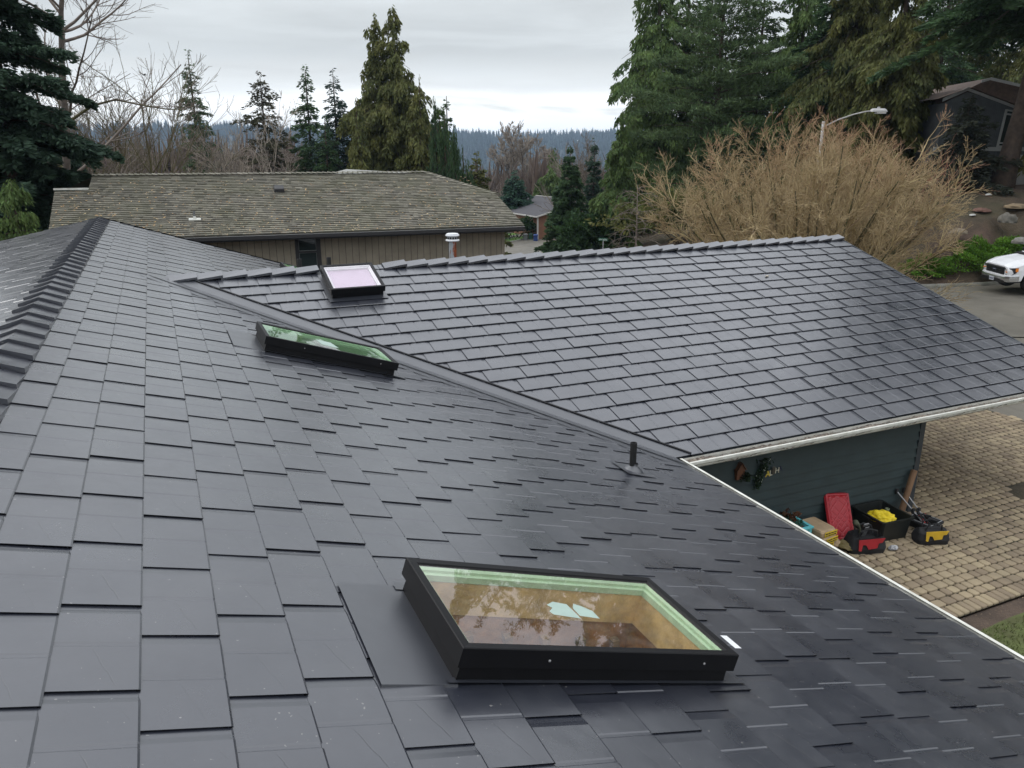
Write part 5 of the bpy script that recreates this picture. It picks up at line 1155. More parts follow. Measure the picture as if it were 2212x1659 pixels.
# ------------------------------------------------------------------ trees
def nrm(a): return a/np.maximum(np.linalg.norm(a,axis=-1,keepdims=True),1e-9)
def tubes_from_segs(P0,P1,R0,R1,k=3):
    d=nrm(P1-P0); up=np.where(np.abs(d[:,2:3])>.9,np.array([[1.,0,0]]),np.array([[0,0,1.]])); a=nrm(np.cross(d,up)); b=np.cross(d,a); n=len(P0)
    ang=2*np.pi*np.arange(k)/k; ca,sa=np.cos(ang)[None,:,None],np.sin(ang)[None,:,None]
    off=a[:,None]*ca+b[:,None]*sa; v=np.concatenate([P0[:,None]+off*R0[:,None,None],P1[:,None]+off*R1[:,None,None]],1).reshape(-1,3)
    base=np.arange(n)[:,None]*2*k; j=np.arange(k)[None]; jn=(j+1)%k
    f=np.stack([base+j,base+jn,base+k+jn,base+k+j],2).reshape(-1,4); return v,f
def grow(r,start,dirs,length,rad,levels):
    """vectorised branching; returns a list of (P0,P1,R0,R1), one entry per level"""
    out=[]
    for (segs,trop,jit,nch,ratio,ang,smin,rr,taper) in levels:
        n=len(start); P=start.copy(); D=nrm(dirs); pts=[P.copy()]; ds=[D.copy()]
        for s in range(segs):
            D=nrm(D+np.array([0,0,trop])+r.normal(size=(n,3))*jit); P=P+D*(length/segs)[:,None]; pts.append(P.copy()); ds.append(D.copy())
        pts=np.array(pts); ds=np.array(ds); f=np.linspace(1,taper,segs+1)
        out.append((pts[:-1].reshape(-1,3),pts[1:].reshape(-1,3),(rad[None]*f[:-1,None]).ravel(),(rad[None]*f[1:,None]).ravel()))
        if not nch: break
        m=n*nch; s=r.uniform(smin,1,(nch,n))*segs; i=np.minimum(s.astype(int),segs-1); fr_=(s-i)[...,None]; idx=np.arange(n)[None].repeat(nch,0)
        st=(pts[i,idx]*(1-fr_)+pts[i+1,idx]*fr_).reshape(-1,3); pd=ds[i,idx].reshape(-1,3)
        rnd=nrm(np.cross(pd,r.normal(size=(m,3)))); a=(ang*r.uniform(.6,1.3,m))[:,None]
        dirs=pd*np.cos(a)+rnd*np.sin(a); start=st; sr=(s/segs).ravel()
        length=(length[None].repeat(nch,0).ravel())*ratio*r.uniform(.6,1.25,m)*(1.15-.45*sr); rad=(rad[None].repeat(nch,0).ravel())*rr*(1.1-.4*sr)
    return out
def bare_tree(name,label,loc,seed,stems,levels,mats,cat='tree',group=None,split=1,names=('trunk','branches','twigs'),minr=.004):
    r=np.random.default_rng(seed); st=np.array([s[0] for s in stems],float); di=np.array([s[1] for s in stems],float); ln=np.array([s[2] for s in stems],float); ra=np.array([s[3] for s in stems],float)
    L=grow(r,st,di,ln,ra,levels); t=thing(name,label,cat,loc,0,group)
    cuts=[0,split,len(L)-1,len(L)]
    for k_ in range(3):
        g=L[cuts[k_]:cuts[k_+1]]
        if not g: continue
        a=[np.concatenate([q[c] for q in g]) for c in range(4)]; v,f=tubes_from_segs(a[0],a[1],np.maximum(a[2],minr),np.maximum(a[3],minr*.7),7 if k_==0 else 4 if k_==1 else 3)
        link(names[k_],rawmesh(names[k_],v,f,mats[k_],k_==0),t)
    return t
def conifer(name,label,px,d,H=None,ytop=None,R=3,style='fir',mt_=None,n=16000,seed=1,group=None,leaf=.3,zb=.04,lean=(0,0),bark=None,nb=None,dz=0,cat='tree',loc=None,trunk_r=None,both=None):
    r=np.random.default_rng(seed); base=onG(px,d,dz,py=ytop if ytop is not None else 150) if loc is None else Vector(loc)
    if ytop is not None: H=at(px,ytop,d).z-base.z
    nb=nb or int(H*(9 if style in('cedar','weep') else 11))
    t=np.sort(r.random(nb)**(1.05)); 
    if style=='fir': t=np.round(t*H/.62)*.62/H+r.normal(size=nb)*.011; t=np.clip(t,0,.995)
    z=H*(zb+(1-zb)*t)
    if style=='cedar': pr=np.minimum(1,((1-t)*1.5))**.72*(.80+.2*np.sin(t*17+seed)*.6)
    elif style=='column': pr=np.minimum(1,(1-t)*3)**.6
    elif style=='weep': pr=np.minimum(1,(1-t)*1.4)**.9
    elif style=='pine': pr=np.minimum(1,(1-t)*1.9)**.7
    elif style=='sparse': pr=((1-t)**.75)*(.45+.75*r.random(nb))
    else: pr=(1-t)**.85
    az=np.arange(nb)*2.399963+r.normal(size=nb)*.35; L=np.maximum(R*pr*r.uniform(.50,1.18,nb)*(1+.16*np.sin(az*2+seed)+.12*np.sin(t*23+az+seed)),.12)
    w=L**1.35; bi=r.choice(nb,n,p=w/w.sum()); s=r.random(n)**.62; Lb=L[bi]; 
    wd={'fir':.26,'cedar':.30,'column':.3,'weep':.16,'pine':.30,'sparse':.22}[style]
    lat=(r.random(n)*2-1)*Lb*wd*(1.05-.75*s); out=Lb*s
    rise={'fir':(.10,-.30),'cedar':(.05,-.42),'column':(.5,-.1),'weep':(.25,-1.0),'pine':(.35,-.25),'sparse':(.12,-.28)}[style]
    dr=r.normal(size=nb)*.13; zz=z[bi]+(rise[0]+dr[bi])*out+rise[1]*out*s-np.abs(lat)*.25+r.normal(size=n)*.06
    if style in('cedar','weep'): zz=zz-r.random(n)**1.4*leaf*(1.6 if style=='cedar' else 4.5)
    else: zz=zz-r.random(n)*leaf*.5
    if style=='pine': # needles gathered in tufts
        q=.5; out=np.round(out/q)*q+r.normal(size=n)*.10; lat=np.round(lat/q)*q+r.normal(size=n)*.10; zz=zz+r.normal(size=n)*.08
    ca,sa=np.cos(az[bi]),np.sin(az[bi]); c=np.stack([ca*out-sa*lat+lean[0]*zz,sa*out+ca*lat+lean[1]*zz,zz],1)
    rad=np.stack([ca,sa,np.zeros(n)],1); tan=np.stack([-sa,ca,np.zeros(n)],1)*np.sign(lat)[:,None]
    if style=='cedar': D=rad*.35+tan*.25+np.array([0,0,-1.])+r.normal(size=(n,3))*.30; wr=.20
    elif style=='weep': D=np.array([0,0,-1.])+r.normal(size=(n,3))*.12; wr=.11
    elif style=='pine': D=rad*.5+np.array([0,0,.55])+r.normal(size=(n,3))*.6; wr=.13
    elif style=='column': D=rad*.3+np.array([0,0,.9])+r.normal(size=(n,3))*.35; wr=.22
    else: D=rad*.75+tan*.75+np.array([0,0,-.25])+r.normal(size=(n,3))*.30; wr=.20
    D=nrm(D); S=nrm(np.cross(D,np.array([0,0,1.])+r.normal(size=(n,3))*.8)); l=(leaf*r.uniform(.55,1.35,n)*(1-.25*t[bi]))[:,None]; 
    v=np.stack([c-D*l*.15,c+D*l*.4+S*l*wr,c+D*l,c+D*l*.35-S*l*wr],1).reshape(-1,3); f=np.arange(n*4).reshape(-1,4)
    T_=thing(name,label,cat,base,0,group); o=link('crown',rawmesh('crown',v,f,mt_),T_)
    # trunk and limbs
    tr=trunk_r or H*.013+.05
    zs=np.linspace(-.4,H*.97,14); P=np.stack([lean[0]*zs,lean[1]*zs,zs],1); rr=tr*(1-zs/H*.93); rr[0]*=1.5; rr[1]*=1.1
    mb=MB(); mb.tube([Vector(p) for p in P],list(np.maximum(rr,.015)),9); mb.build('trunk',bark or M['bark'],T_,smooth=True)
    sel=np.where(L>.5)[0]; 
    if len(sel)>260: sel=r.choice(sel,260,replace=False)
    a=az[sel]; Ls=L[sel]*.85; P0=[];P1=[];R0=[];R1=[]
    for q in range(4):
        f0,f1=q/4,(q+1)/4
        for (f_,lst) in ((f0,P0),(f1,P1)): o_=Ls*f_; zz=z[sel]+rise[0]*o_+rise[1]*o_*f_; lst.append(np.stack([np.cos(a)*o_+lean[0]*zz,np.sin(a)*o_+lean[1]*zz,zz],1))
        R0.append(.012+Ls*.010*(1-f0)); R1.append(.012+Ls*.010*(1-f1)*.9)
    v,f=tubes_from_segs(np.concatenate(P0),np.concatenate(P1),np.concatenate(R0),np.concatenate(R1),3); link('limbs',rawmesh('limbs',v,f,bark or M['bark']),T_)
    return T_
# ---- left side, near
conifer('spruce_tree','very dark drooping spruce at the left edge, nearest of the conifers',-12,26,H=25,R=3.2,style='fir',mt_=M['spruce'],n=210000,seed=2,leaf=.24,nb=420)
conifer('spruce_tree','dark low spruce between the left edge and the step of the shingled roof',110,36,ytop=240,R=3.5,style='fir',mt_=M['spruce'],n=60000,seed=3,leaf=.24)
conifer('cedar_tree','bright green cedar boughs low at the left edge below the dark spruce',20,23,ytop=385,R=2.6,style='cedar',mt_=M['cedarg'],n=40000,seed=4,leaf=.17)
# ---- behind the neighbour's roof, left to right
conifer('narrow_fir','narrow ragged fir standing alone against the sky, left of the shingled roof vent',404,66,ytop=104,R=4.1,style='sparse',mt_=M['fir'],n=24000,seed=11,leaf=.34,nb=230)
conifer('brown_fir','brownish fir with bare branches in front, second conifer behind the long roof',560,62,ytop=150,R=6.6,style='sparse',mt_=leafmat('needles_brownish',(.065,.060,.032),(.035,.038,.022)),n=26000,seed=12,leaf=.36,nb=240)
conifer('tall_fir','dark fir with open layered branches left of the blue green fir',658,64,ytop=138,R=4.4,style='sparse',mt_=M['fir'],n=24000,seed=13,leaf=.36,nb=230)
conifer('blue_fir','dense blue green fir just left of the twin topped cedar',718,62,ytop=146,R=4.2,style='fir',mt_=leafmat('needles_bluegreen',(.034,.062,.046),(.018,.036,.028)),n=26000,seed=14,leaf=.34,nb=300)
conifer('cedar_tree','brown green cedar with the left, slightly lower, tip of the twin top',808,60,ytop=25,R=4.7,style='cedar',mt_=M['cedar'],n=54000,seed=15,leaf=.40)
conifer('cedar_tree','brown green cedar with the right, tallest, tip of the twin top',848,59,ytop=10,R=5.2,style='cedar',mt_=M['cedar'],n=64000,seed=16,leaf=.40)
conifer('cedar_tree','small brown green cedar on the right flank of the twin topped one',905,58,ytop=160,R=3.6,style='cedar',mt_=M['cedar'],n=28000,seed=17,leaf=.36)
conifer('cedar_tree','lower brown green cedar on the left flank of the twin topped one',768,58,ytop=205,R=2.6,style='cedar',mt_=M['cedar'],n=12000,seed=18,leaf=.36)
conifer('low_fir','dense low fir between the tall blue green fir and the cedar flank',700,60,ytop=245,R=3.4,style='fir',mt_=M['fir'],n=20000,seed=141,leaf=.34)
conifer('low_fir','dense low fir between the lone narrow fir and the brownish one',470,80,ytop=300,R=3.2,style='sparse',mt_=M['spruce'],n=9000,seed=142,leaf=.34)
conifer('cedar_tree','green cedar low behind the weeping cedars, right of the brown green ones',948,60,ytop=222,R=2.7,style='cedar',mt_=M['cedarg'],n=26000,seed=143,leaf=.34)
conifer('leaning_fir','thin fir with a drooping arm pointing right, behind the weeping cedar',964,62,ytop=195,R=2.0,style='sparse',mt_=M['fir'],n=6500,seed=19,leaf=.34,nb=70)
for i,(px,d,yt,rad) in enumerate(((938,55,206,1.9),(960,55,238,2.2),(980,54,262,1.9),(1000,54,312,2.2))):
    conifer('weeping_cedar',['weeping cedar with the tallest spire beside the brown green cedars','weeping cedar spire second from the left of the weeping group','weeping cedar spire third from the left of the weeping group','lowest weeping cedar at the right end of the weeping group'][i],px,d,ytop=yt,R=rad,style='weep',mt_=M['weeping'],n=24000,seed=30+i,leaf=.34,group='weeping cedars behind the shingled roof')
conifer('small_fir','small olive fir right of the weeping cedars',1030,72,ytop=325,R=3.2,style='fir',mt_=M['cedar'],n=16000,seed=21,leaf=.40)
conifer('blue_spruce','young blue green spruce above the roof of the brown house',1112,106,ytop=366,R=4.6,style='fir',mt_=M['bluefir'],n=22000,seed=22,leaf=.6,nb=260)
conifer('pointed_cedar','pointed light green cedar behind the brown house, left of the tall dark fir',1197,112,ytop=318,R=3.6,style='cedar',mt_=M['cedarg'],n=13000,seed=23,leaf=.6)
conifer('cedar_tree','lower light green cedar between the pointed one and the young blue green spruce',1168,112,ytop=378,R=3.0,style='cedar',mt_=M['cedarg'],n=9000,seed=28,leaf=.6)
conifer('dark_fir','dark fir with layered boughs standing in front of the brown house',1232,60,ytop=312,R=2.5,style='fir',mt_=M['fir'],n=52000,seed=24,leaf=.27,nb=300)
conifer('side_fir','dim narrow fir between the dark fir and the tall cedars',1285,78,ytop=300,R=2.2,style='sparse',mt_=M['spruce'],n=9000,seed=25,leaf=.4)
# ---- tall trees on the right
specs=[(1440,60,-260,5.9,'cedar','cedarg',70000,'green cedar at the left end of the tall tree wall'),
(1345,56,250,2.6,'cedar','cedarg',26000,'shorter green cedar skirting the left foot of the tall tree wall'),
(1500,62,-190,5.0,'fir','cedarg',52000,'fir second from the left in the tall tree wall'),
(1575,50,-130,4.4,'pine','pine',60000,'pale green pine with tufted needles in the middle of the tall tree wall'),
(1662,60,-110,5.3,'fir','pine',46000,'fir whose tip shows at the gap of sky at the top'),
(1755,58,-120,4.8,'cedar','cedarg',46000,'green cedar right of the gap of sky'),
(1820,50,-170,4.6,'fir','fir',50000,'blue green fir right of the cedar at the gap of sky'),
(1890,48,-260,5.2,'cedar','cedar',60000,'brown green cedar above the street lamp'),
(2000,43,-300,3.9,'cedar','cedar',56000,'brown green cedar left of the hillside house'),
(2090,66,-260,6.5,'fir','fir',36000,'dark fir rising behind the hillside house'),
(2260,66,-160,6.0,'cedar','cedar',30000,'brown green cedar behind the roof at the right edge'),
(2135,70,-330,7.5,'cedar','cedarg',42000,'green cedar towering behind the hillside house roof'),(1545,78,-90,6.0,'fir','fir',26000,'dim fir seen through the gap left of the tufted pine'),(1700,80,60,5.5,'fir','spruce',26000,'dim fir low behind the gap of sky'),(1620,74,90,5.0,'cedar','cedarg',26000,'shorter cedar behind the tufted pine'),(1860,70,-120,6.5,'fir','fir',26000,'dim fir behind the cedar above the street lamp')]
for i,(px,d,H,R_v,st,mt_,n,lab) in enumerate(specs): conifer({'cedar':'cedar_tree','fir':'tall_fir','pine':'pine_tree'}[st],lab,px,d,ytop=H,R=R_v,style=st,mt_=M[mt_],n=n,seed=50+i,leaf=.36 if st=='cedar' else .33,group='tall trees along the right side')
# big trunk with high crown
tb_=ghit(2163,404); conifer('big_trunk_tree','tall conifer with a thick bare reddish brown trunk in front of the hillside house',0,0,H=28,R=7.4,style='fir',mt_=M['fir'],n=95000,seed=70,leaf=.34,zb=.30,loc=(tb_.x,tb_.y,gz(tb_.x,tb_.y)-.1),lean=(.075,-.045),trunk_r=.46,nb=260)
conifer('drooping_hemlock','thin grey green young conifer in front of the hillside house wall',2098,39.5,ytop=205,R=2.7,style='sparse',mt_=leafmat('needles_thin_grey',(.060,.066,.045),(.035,.042,.030)),n=13000,seed=71,leaf=.26,nb=150)
# trees just outside the frame, mirrored in the glass and the satin roof
for i,(px,d,H,R_v,st,mt_) in enumerate(((2500,36,25,5,'cedar','cedar'),(2900,33,26,5,'fir','fir'),(3600,34,24,5,'cedar','cedarg'))):
    conifer({'cedar':'cedar_tree','fir':'tall_fir'}[st],['brown green cedar right of the hillside house, outside the frame','fir further right, outside the frame','green cedar far right, outside the frame'][i],px,d,H=H,R=R_v,style=st,mt_=M[mt_],n=16000,seed=80+i,leaf=.5,group='tall trees along the right side',dz=1)
# ---- bare trees
LV=lambda *a:list(a)
# (segs, tropism, jitter, children, length ratio, angle, smin, radius ratio, taper)
p=onG(92,33)
bare_tree('bare_tree','tall bare tree with a grey trunk behind the dark spruce, long limbs reaching right',tuple(p),3,[((0,0,-.3),(.02,0,1),17,.23)],LV((9,.05,.05,20,.42,1.05,.22,.34,.25),(8,.05,.10,9,.42,.7,.2,.36,.3),(5,.06,.13,7,.48,.6,.15,.5,.4),(3,.08,.14,0,0,0,0,0,.4)),[M['barkgrey'],M['twiggrey'],M['twiggrey']],minr=.007)
p=onG(185,31)
br0=at(122,285,31)
t_=thing('broken_limb_tree','small mossy bare tree whose long arched limb sweeps right over the shingled roof','tree',tuple(onG(118,31)))
Lp=[at(112,300,31),at(150,262,31),at(200,228,31),at(250,215,31),at(300,226,31),at(360,236,31),at(420,238,31)]
mb=MB(); b0=t_.location; mb.tube([Vector((0,0,-.3)),Vector((.05,0,2.2)),Vector((0,0,4.6)),Lp[0]-b0],[.16,.14,.10,.07],8); mb.build('trunk',M['barkmoss'],t_,smooth=True)
mb=MB(); mb.tube([q-b0 for q in Lp],[.065,.06,.05,.042,.034,.022,.010],6); mb.build('limb',M['barkmoss'],t_,smooth=True)
r=np.random.default_rng(5); st=[];
for i in range(46):
    s=r.random()*5.6+.3; a=int(s); q=Lp[a].lerp(Lp[a+1],s-a)-b0; st.append((tuple(q),(r.normal()*.6+.4,r.normal()*.6,r.uniform(-.2,1.0)),r.uniform(.4,1.1),.012))
L_=grow(r,np.array([q[0] for q in st]),np.array([q[1] for q in st]),np.array([q[2] for q in st]),np.array([q[3] for q in st]),LV((3,.0,.12,4,.55,.7,.2,.6,.5),(2,.05,.15,0,0,0,0,0,.5)))
a_=[np.concatenate([q[c] for q in L_]) for c in range(4)]; v,f=tubes_from_segs(a_[0],a_[1],np.maximum(a_[2],.007),np.maximum(a_[3],.005)); link('twigs',rawmesh('twigs',v,f,M['twiggrey']),t_)
def vase(n,h,spread,rad,seed):
    r=random.Random(seed); out=[]
    for i in range(n):
        a=i*2.4+r.random(); q=spread*r.uniform(.25,1); out.append(((.15*math.cos(a),.15*math.sin(a),-.2),(math.cos(a)*q,math.sin(a)*q,1),h*r.uniform(.75,1.05),rad))
    return out
LM=LV((8,.03,.06,10,.50,.55,.18,.42,.3),(6,.07,.12,8,.48,.6,.15,.45,.35),(4,.09,.13,5,.5,.55,.15,.6,.4),(3,.09,.12,0,0,0,0,0,.5))
for i,(px,d,h,sp,lab,mats_,nst) in enumerate(((232,44,13.5,.42,'many stemmed bare tree with upright shoots left of the lone narrow fir',('barkmoss','barkmoss','twiggrey'),7),
 (300,52,11,.5,'lower mossy bare tree beside the lone narrow fir',('barkmoss','barkmoss','twiggrey'),6),
 (160,42,11.5,.4,'bare tree between the dark spruce and the many stemmed one',('barkmoss','barkmoss','twiggrey'),5),
 (345,70,12.5,.5,'faint brown bare tree just left of the lone narrow fir',('barkgrey','twiggrey','twiggrey'),6),
 (500,66,14.0,.30,'pale bare poplar with upright tips right of the lone narrow fir',('barkgrey','twigpale','twigpale'),6),
 (555,56,11.0,.42,'bare tree with spreading pale branches before the brownish fir',('barkgrey','twigpale','twigpale'),5),
 (620,57,7.5,.6,'low spreading bare tree in front of the open layered fir',('barkgrey','twigpale','twiggrey'),5),
 (468,58,6.5,.6,'low bare tree right of the lone narrow fir base',('barkgrey','twiggrey','twiggrey'),5),
 (1258,82,10.5,.25,'pale stemmed birch between the dark fir and the tall cedars',('twigpale','twigpale','twiggrey'),4),
 (1060,92,6,.5,'low bare tree right of the small olive fir',('barkmoss','twiggrey','twiggrey'),5),
 (1235,98,5,.6,'low bare tree above the roof of the brown house',('barkmoss','twiggrey','twiggrey'),5))):
    bare_tree('bare_tree',lab,tuple(onG(px,d)),200+i,vase(nst,h*.92,sp,.11*h/13,i),LM,[M[q] for q in mats_],minr=.0098*d/40,group='bare trees behind the roofs')
# big pale cottonwood in the valley
bare_tree('cottonwood_tree','large pale bare cottonwood in the valley above the young blue green spruce',tuple(onG(1128,165,py=380)),61,[((0,0,-1),(0,0,1),19,.42)]+[((0,0,4+i*1.1),(math.cos(i*2.4),math.sin(i*2.4),1.0),11-i*.5,.19) for i in range(10)],LV((8,.05,.07,10,.45,.6,.2,.4,.25),(6,.09,.12,8,.45,.6,.15,.45,.35),(4,.10,.13,6,.5,.55,.15,.6,.4),(3,.09,.12,0,0,0,0,0,.5)),[M['barkgrey'],M['twigpale'],M['twigpale']],minr=.055)
# low shrub mass right of the dark fir
p=onG(1272,58,py=540); shrub('conifer_shrub','spreading green conifer shrub at the foot of the tall cedars',tuple(p),(4.2,3.2,3.0),6000,.28,leafmat('needles_shrub',(.045,.085,.025),(.022,.045,.018)),9,noise_=.35)
p=onG(1240,57,py=540); shrub('conifer_shrub','smaller green conifer shrub right of the dark fir trunk',tuple(p),(2.6,2.2,1.9),3500,.26,M['fir'],10,noise_=.35)
p=onG(1470,52,py=520); shrub('hazel_thicket','dim olive undergrowth left of the big twiggy bush',tuple(p),(9,4,3.4),7000,.26,M['cedar'],13,'thicket',noise_=.4)
# thin drooping bare maple left of the bush
bs=onG(1378,40,py=400); 
r=np.random.default_rng(77); H_=at(1378,400,40).z-bs.z
st=[((0,0,z_),(math.cos(a_),math.sin(a_),.55),1.9-.9*z_/H_*1,.020) for z_,a_ in zip(np.linspace(.9,H_-.2,30),np.arange(30)*2.4)]
tr_=thing('young_maple','thin bare young maple with arching drooping branches left of the big bush','tree',tuple(bs))
mb=MB(); mb.tube([(0,0,-.3),(.05,0,H_*.5),(-.02,0,H_)],[.05,.04,.015],7); mb.build('trunk',M['twiggrey'],tr_,smooth=True)
L_=grow(r,np.array([q[0] for q in st]),np.array([q[1] for q in st]),np.array([q[2] for q in st]),np.array([q[3] for q in st]),LV((7,-.16,.07,5,.45,.6,.2,.6,.5),(4,-.10,.1,0,0,0,0,0,.5)))
a_=[np.concatenate([q[c] for q in L_]) for c in range(4)]; v,f=tubes_from_segs(a_[0],a_[1],np.maximum(a_[2],.011),np.maximum(a_[3],.008)); link('branches',rawmesh('branches',v,f,M['twiggrey']),tr_)
# the big twiggy bush
bu=onG(1738,27.0,py=500); rb_=random.Random(4); stems=[]
for i in range(72):
    a=i*2.399; q=(.08+1.05*((i+.5)/72)**.75); stems.append(((.35*math.cos(a)*q,.35*math.sin(a)*q,-.2),(math.cos(a)*q,math.sin(a)*q,1.0/(1+.55*q)),(6.15+.15*q)*rb_.uniform(.85,1.08),.062))
bare_tree('twiggy_bush','huge bare bush, dense olive twigs with reddish tips, behind the garage ridge',(bu.x,bu.y,bu.z),91,stems,LV((9,.045,.05,13,.30,.50,.10,.42,.3),(5,.05,.12,10,.48,.70,.08,.50,.4),(4,.05,.16,6,.48,.70,.06,.62,.5),(2,.06,.12,0,0,0,0,0,.6)),[M['barkmoss'],M['twig'],M['tip']],cat='bush',names=('stems','branches','twigs'),minr=.0054)
# second smaller red stemmed shrub behind it and low one at right
bu2=onG(1890,34,py=450); stems=[]
for i in range(16):
    a=i*2.399; q=(.2+.9*((i+.5)/16)); stems.append(((.3*math.cos(a)*q,.3*math.sin(a)*q,-.2),(math.cos(a)*q,math.sin(a)*q,.8),4.2*rb_.uniform(.8,1.1),.04))
bare_tree('red_twig_shrub','red twigged bare shrub on the slope behind the huge olive bush',tuple(bu2),92,stems,LV((7,.05,.06,9,.4,.5,.2,.45,.3),(4,.05,.12,6,.5,.6,.1,.5,.4),(3,.05,.14,0,0,0,0,0,.6)),[M['barkmoss'],M['twigred'],M['twigred']],cat='bush',names=('stems','branches','twigs'),minr=.0065)
bu3=onG(1915,27.5,py=590); stems=[]
for i in range(20):
    a=i*2.399; q=(.4+1.2*((i+.5)/20)); stems.append(((.2*math.cos(a)*q,.2*math.sin(a)*q,-.1),(math.cos(a)*q,math.sin(a)*q,.42),2.2*rb_.uniform(.8,1.1),.025))
bare_tree('low_twiggy_shrub','low spreading bare shrub at the right foot of the huge olive bush',tuple(bu3),93,stems,LV((6,.02,.07,9,.4,.5,.2,.5,.3),(4,.02,.12,6,.5,.6,.1,.5,.4),(3,.04,.14,0,0,0,0,0,.6)),[M['barkmoss'],M['twig'],M['twig']],cat='bush',names=('stems','branches','twigs'),minr=.006)
# junipers along the kerb
for i,(px,py,d,dm) in enumerate(((2022,612,31.3,(3.4,2.8,1.15)),(2062,600,32,(3.4,3.0,1.4)),(2106,590,33,(3.2,3.2,1.6)),(2160,580,34.5,(3.6,3.2,1.6)),(1965,612,31,(3.6,2.6,.9)))):
    q_=np.abs(cl[:,0]-(27.6+i*1.75 if i<4 else 25.9)).argmin() if True else 0; p=Vector((cl[q_,0]+cn[q_,0]*(HW+1.9),cl[q_,1]+cn[q_,1]*(HW+1.9),0)); p.z=float(cz[q_])+.05; shrub('juniper',['bright green juniper second from the left along the kerb','bright green juniper in the middle of the kerb row','bright green juniper behind the front of the white pickup','bright green juniper right of the pickup bonnet','leftmost low juniper of the kerb row under the bush twigs'][i],tuple(p),dm,22000,.10,M['juniper'],60+i,'juniper','junipers along the kerb',rz=-.45,noise_=.3)
# ---- far forest on the ridges, and the brown wood of the valley floor
def conepatch(n,r0,r1,a0,a1,h0,h1,seed,thr=None):
    r=np.random.default_rng(seed); R=np.sqrt(r.uniform(r0**2,r1**2,n)); A=r.uniform(a0,a1,n); x,y=R*np.sin(A),R*np.cos(A)
    if thr is not None: k_=np.sin(x/90+seed)+np.sin(y/70+x/130)+r.normal(size=n)*.6>thr; x,y=x[k_],y[k_]
    n=len(x); z=ground(x,y); h=r.uniform(h0,h1,n)*(1+.28*np.sin(x/63+1)*np.sin(y/41)+.12*np.sin(x/17)); w=h*r.uniform(.14,.2,n); V=[];F=[]; kk=5; a=r.uniform(0,6.28,n)
    for li,(b,t,ww) in enumerate(((0.1,.55,1),(.35,.78,.72),(.6,1.0,.45))):
        ring=[]
        for j in range(kk):
            q=a+6.2832*j/kk+li; jr=w*ww*r.uniform(.75,1.25,n); ring.append(np.stack([x+np.cos(q)*jr,y+np.sin(q)*jr,z+h*b-r.uniform(0,.05,n)*h],1))
        ring.append(np.stack([x,y,z+h*t],1)); V.append(np.stack(ring,1))
    V=np.stack(V,1) # n,3,6,3
    base=(np.arange(n)[:,None]*18+np.arange(3)[None]*6)
    F=np.stack([np.stack([base+j,base+(j+1)%kk,base+kk],-1) for j in range(kk)],2).reshape(-1,3)
    return V.reshape(-1,3),F
def scatter_clumps(n,r0,r1,a0,a1,h0,h1,seed,per=16,thr=None):
    r=np.random.default_rng(seed); R=np.sqrt(r.uniform(r0**2,r1**2,n)); A=r.uniform(a0,a1,n); x,y=R*np.sin(A),R*np.cos(A)
    if thr is not None: k_=np.sin(x/90+seed)+np.sin(y/70+x/130)+r.normal(size=n)*.6>thr; x,y=x[k_],y[k_]
    n=len(x); z=ground(x,y); h=r.uniform(h0,h1,n); th=r.uniform(0,6.28,(n,per)); ph=r.uniform(.1,1.0,(n,per)); rad=.30*h[:,None]*r.uniform(.3,1,(n,per))*np.sin(np.clip(ph,.2,1)*2.8)
    b=np.stack([x[:,None]+np.cos(th)*rad*.5,y[:,None]+np.sin(th)*rad*.5,z[:,None]+h[:,None]*ph*.55],2); t=np.stack([x[:,None]+np.cos(th)*rad*1.3,y[:,None]+np.sin(th)*rad*1.3,z[:,None]+h[:,None]*(ph*.75+.22)],2)
    s=np.stack([-np.sin(th),np.cos(th),r.normal(size=(n,per))*.4],2)*(h*.035)[:,None,None]
    V=np.stack([b-s,b+s,t],2).reshape(-1,3); return V,np.arange(len(V)).reshape(-1,3)
farfir=leafmat('far_conifer',(.022,.040,.028),(.012,.024,.018),.35,.01); farbare=leafmat('far_bare_wood',(.125,.092,.075),(.080,.062,.050),.4,.01); M['farbare']=farbare
A0,A1=R_(-34),R_(62)
def stuffo(name,VF,mt_,lab,cat): tag(link(name,rawmesh(name,VF[0],VF[1],mt_)),lab,cat,kind='stuff')
stuffo('far_forest',conepatch(15000,1750,2950,A0,A1,20,38,5),farfir,'dark blue conifer forest along the far ridge','forest')
stuffo('valley_conifers',conepatch(2600,330,1750,A0,A1,12,24,6,.9),farfir,'scattered dark conifers on the valley floor','forest')
stuffo('valley_woods',scatter_clumps(15000,190,1800,A0,A1,9,19,7,16),farbare,'brown leafless woods covering the valley floor','woodland')
stuffo('slope_woods',scatter_clumps(9500,135,560,A0,R_(33),8,16,17,26),farbare,'brown leafless thicket on the slope just beyond the houses','woodland')
stuffo('hillside_woods',scatter_clumps(5200,170,430,A0,R_(9),13,24,27,30),farbare,'taller brown leafless wood below the blue ridge behind the long roof','woodland')
stuffo('ridge_bare_woods',scatter_clumps(3500,1700,2500,A0,A1,14,24,8,16,.9),farbare,'patches of brown leafless trees on the far ridge','woodland')
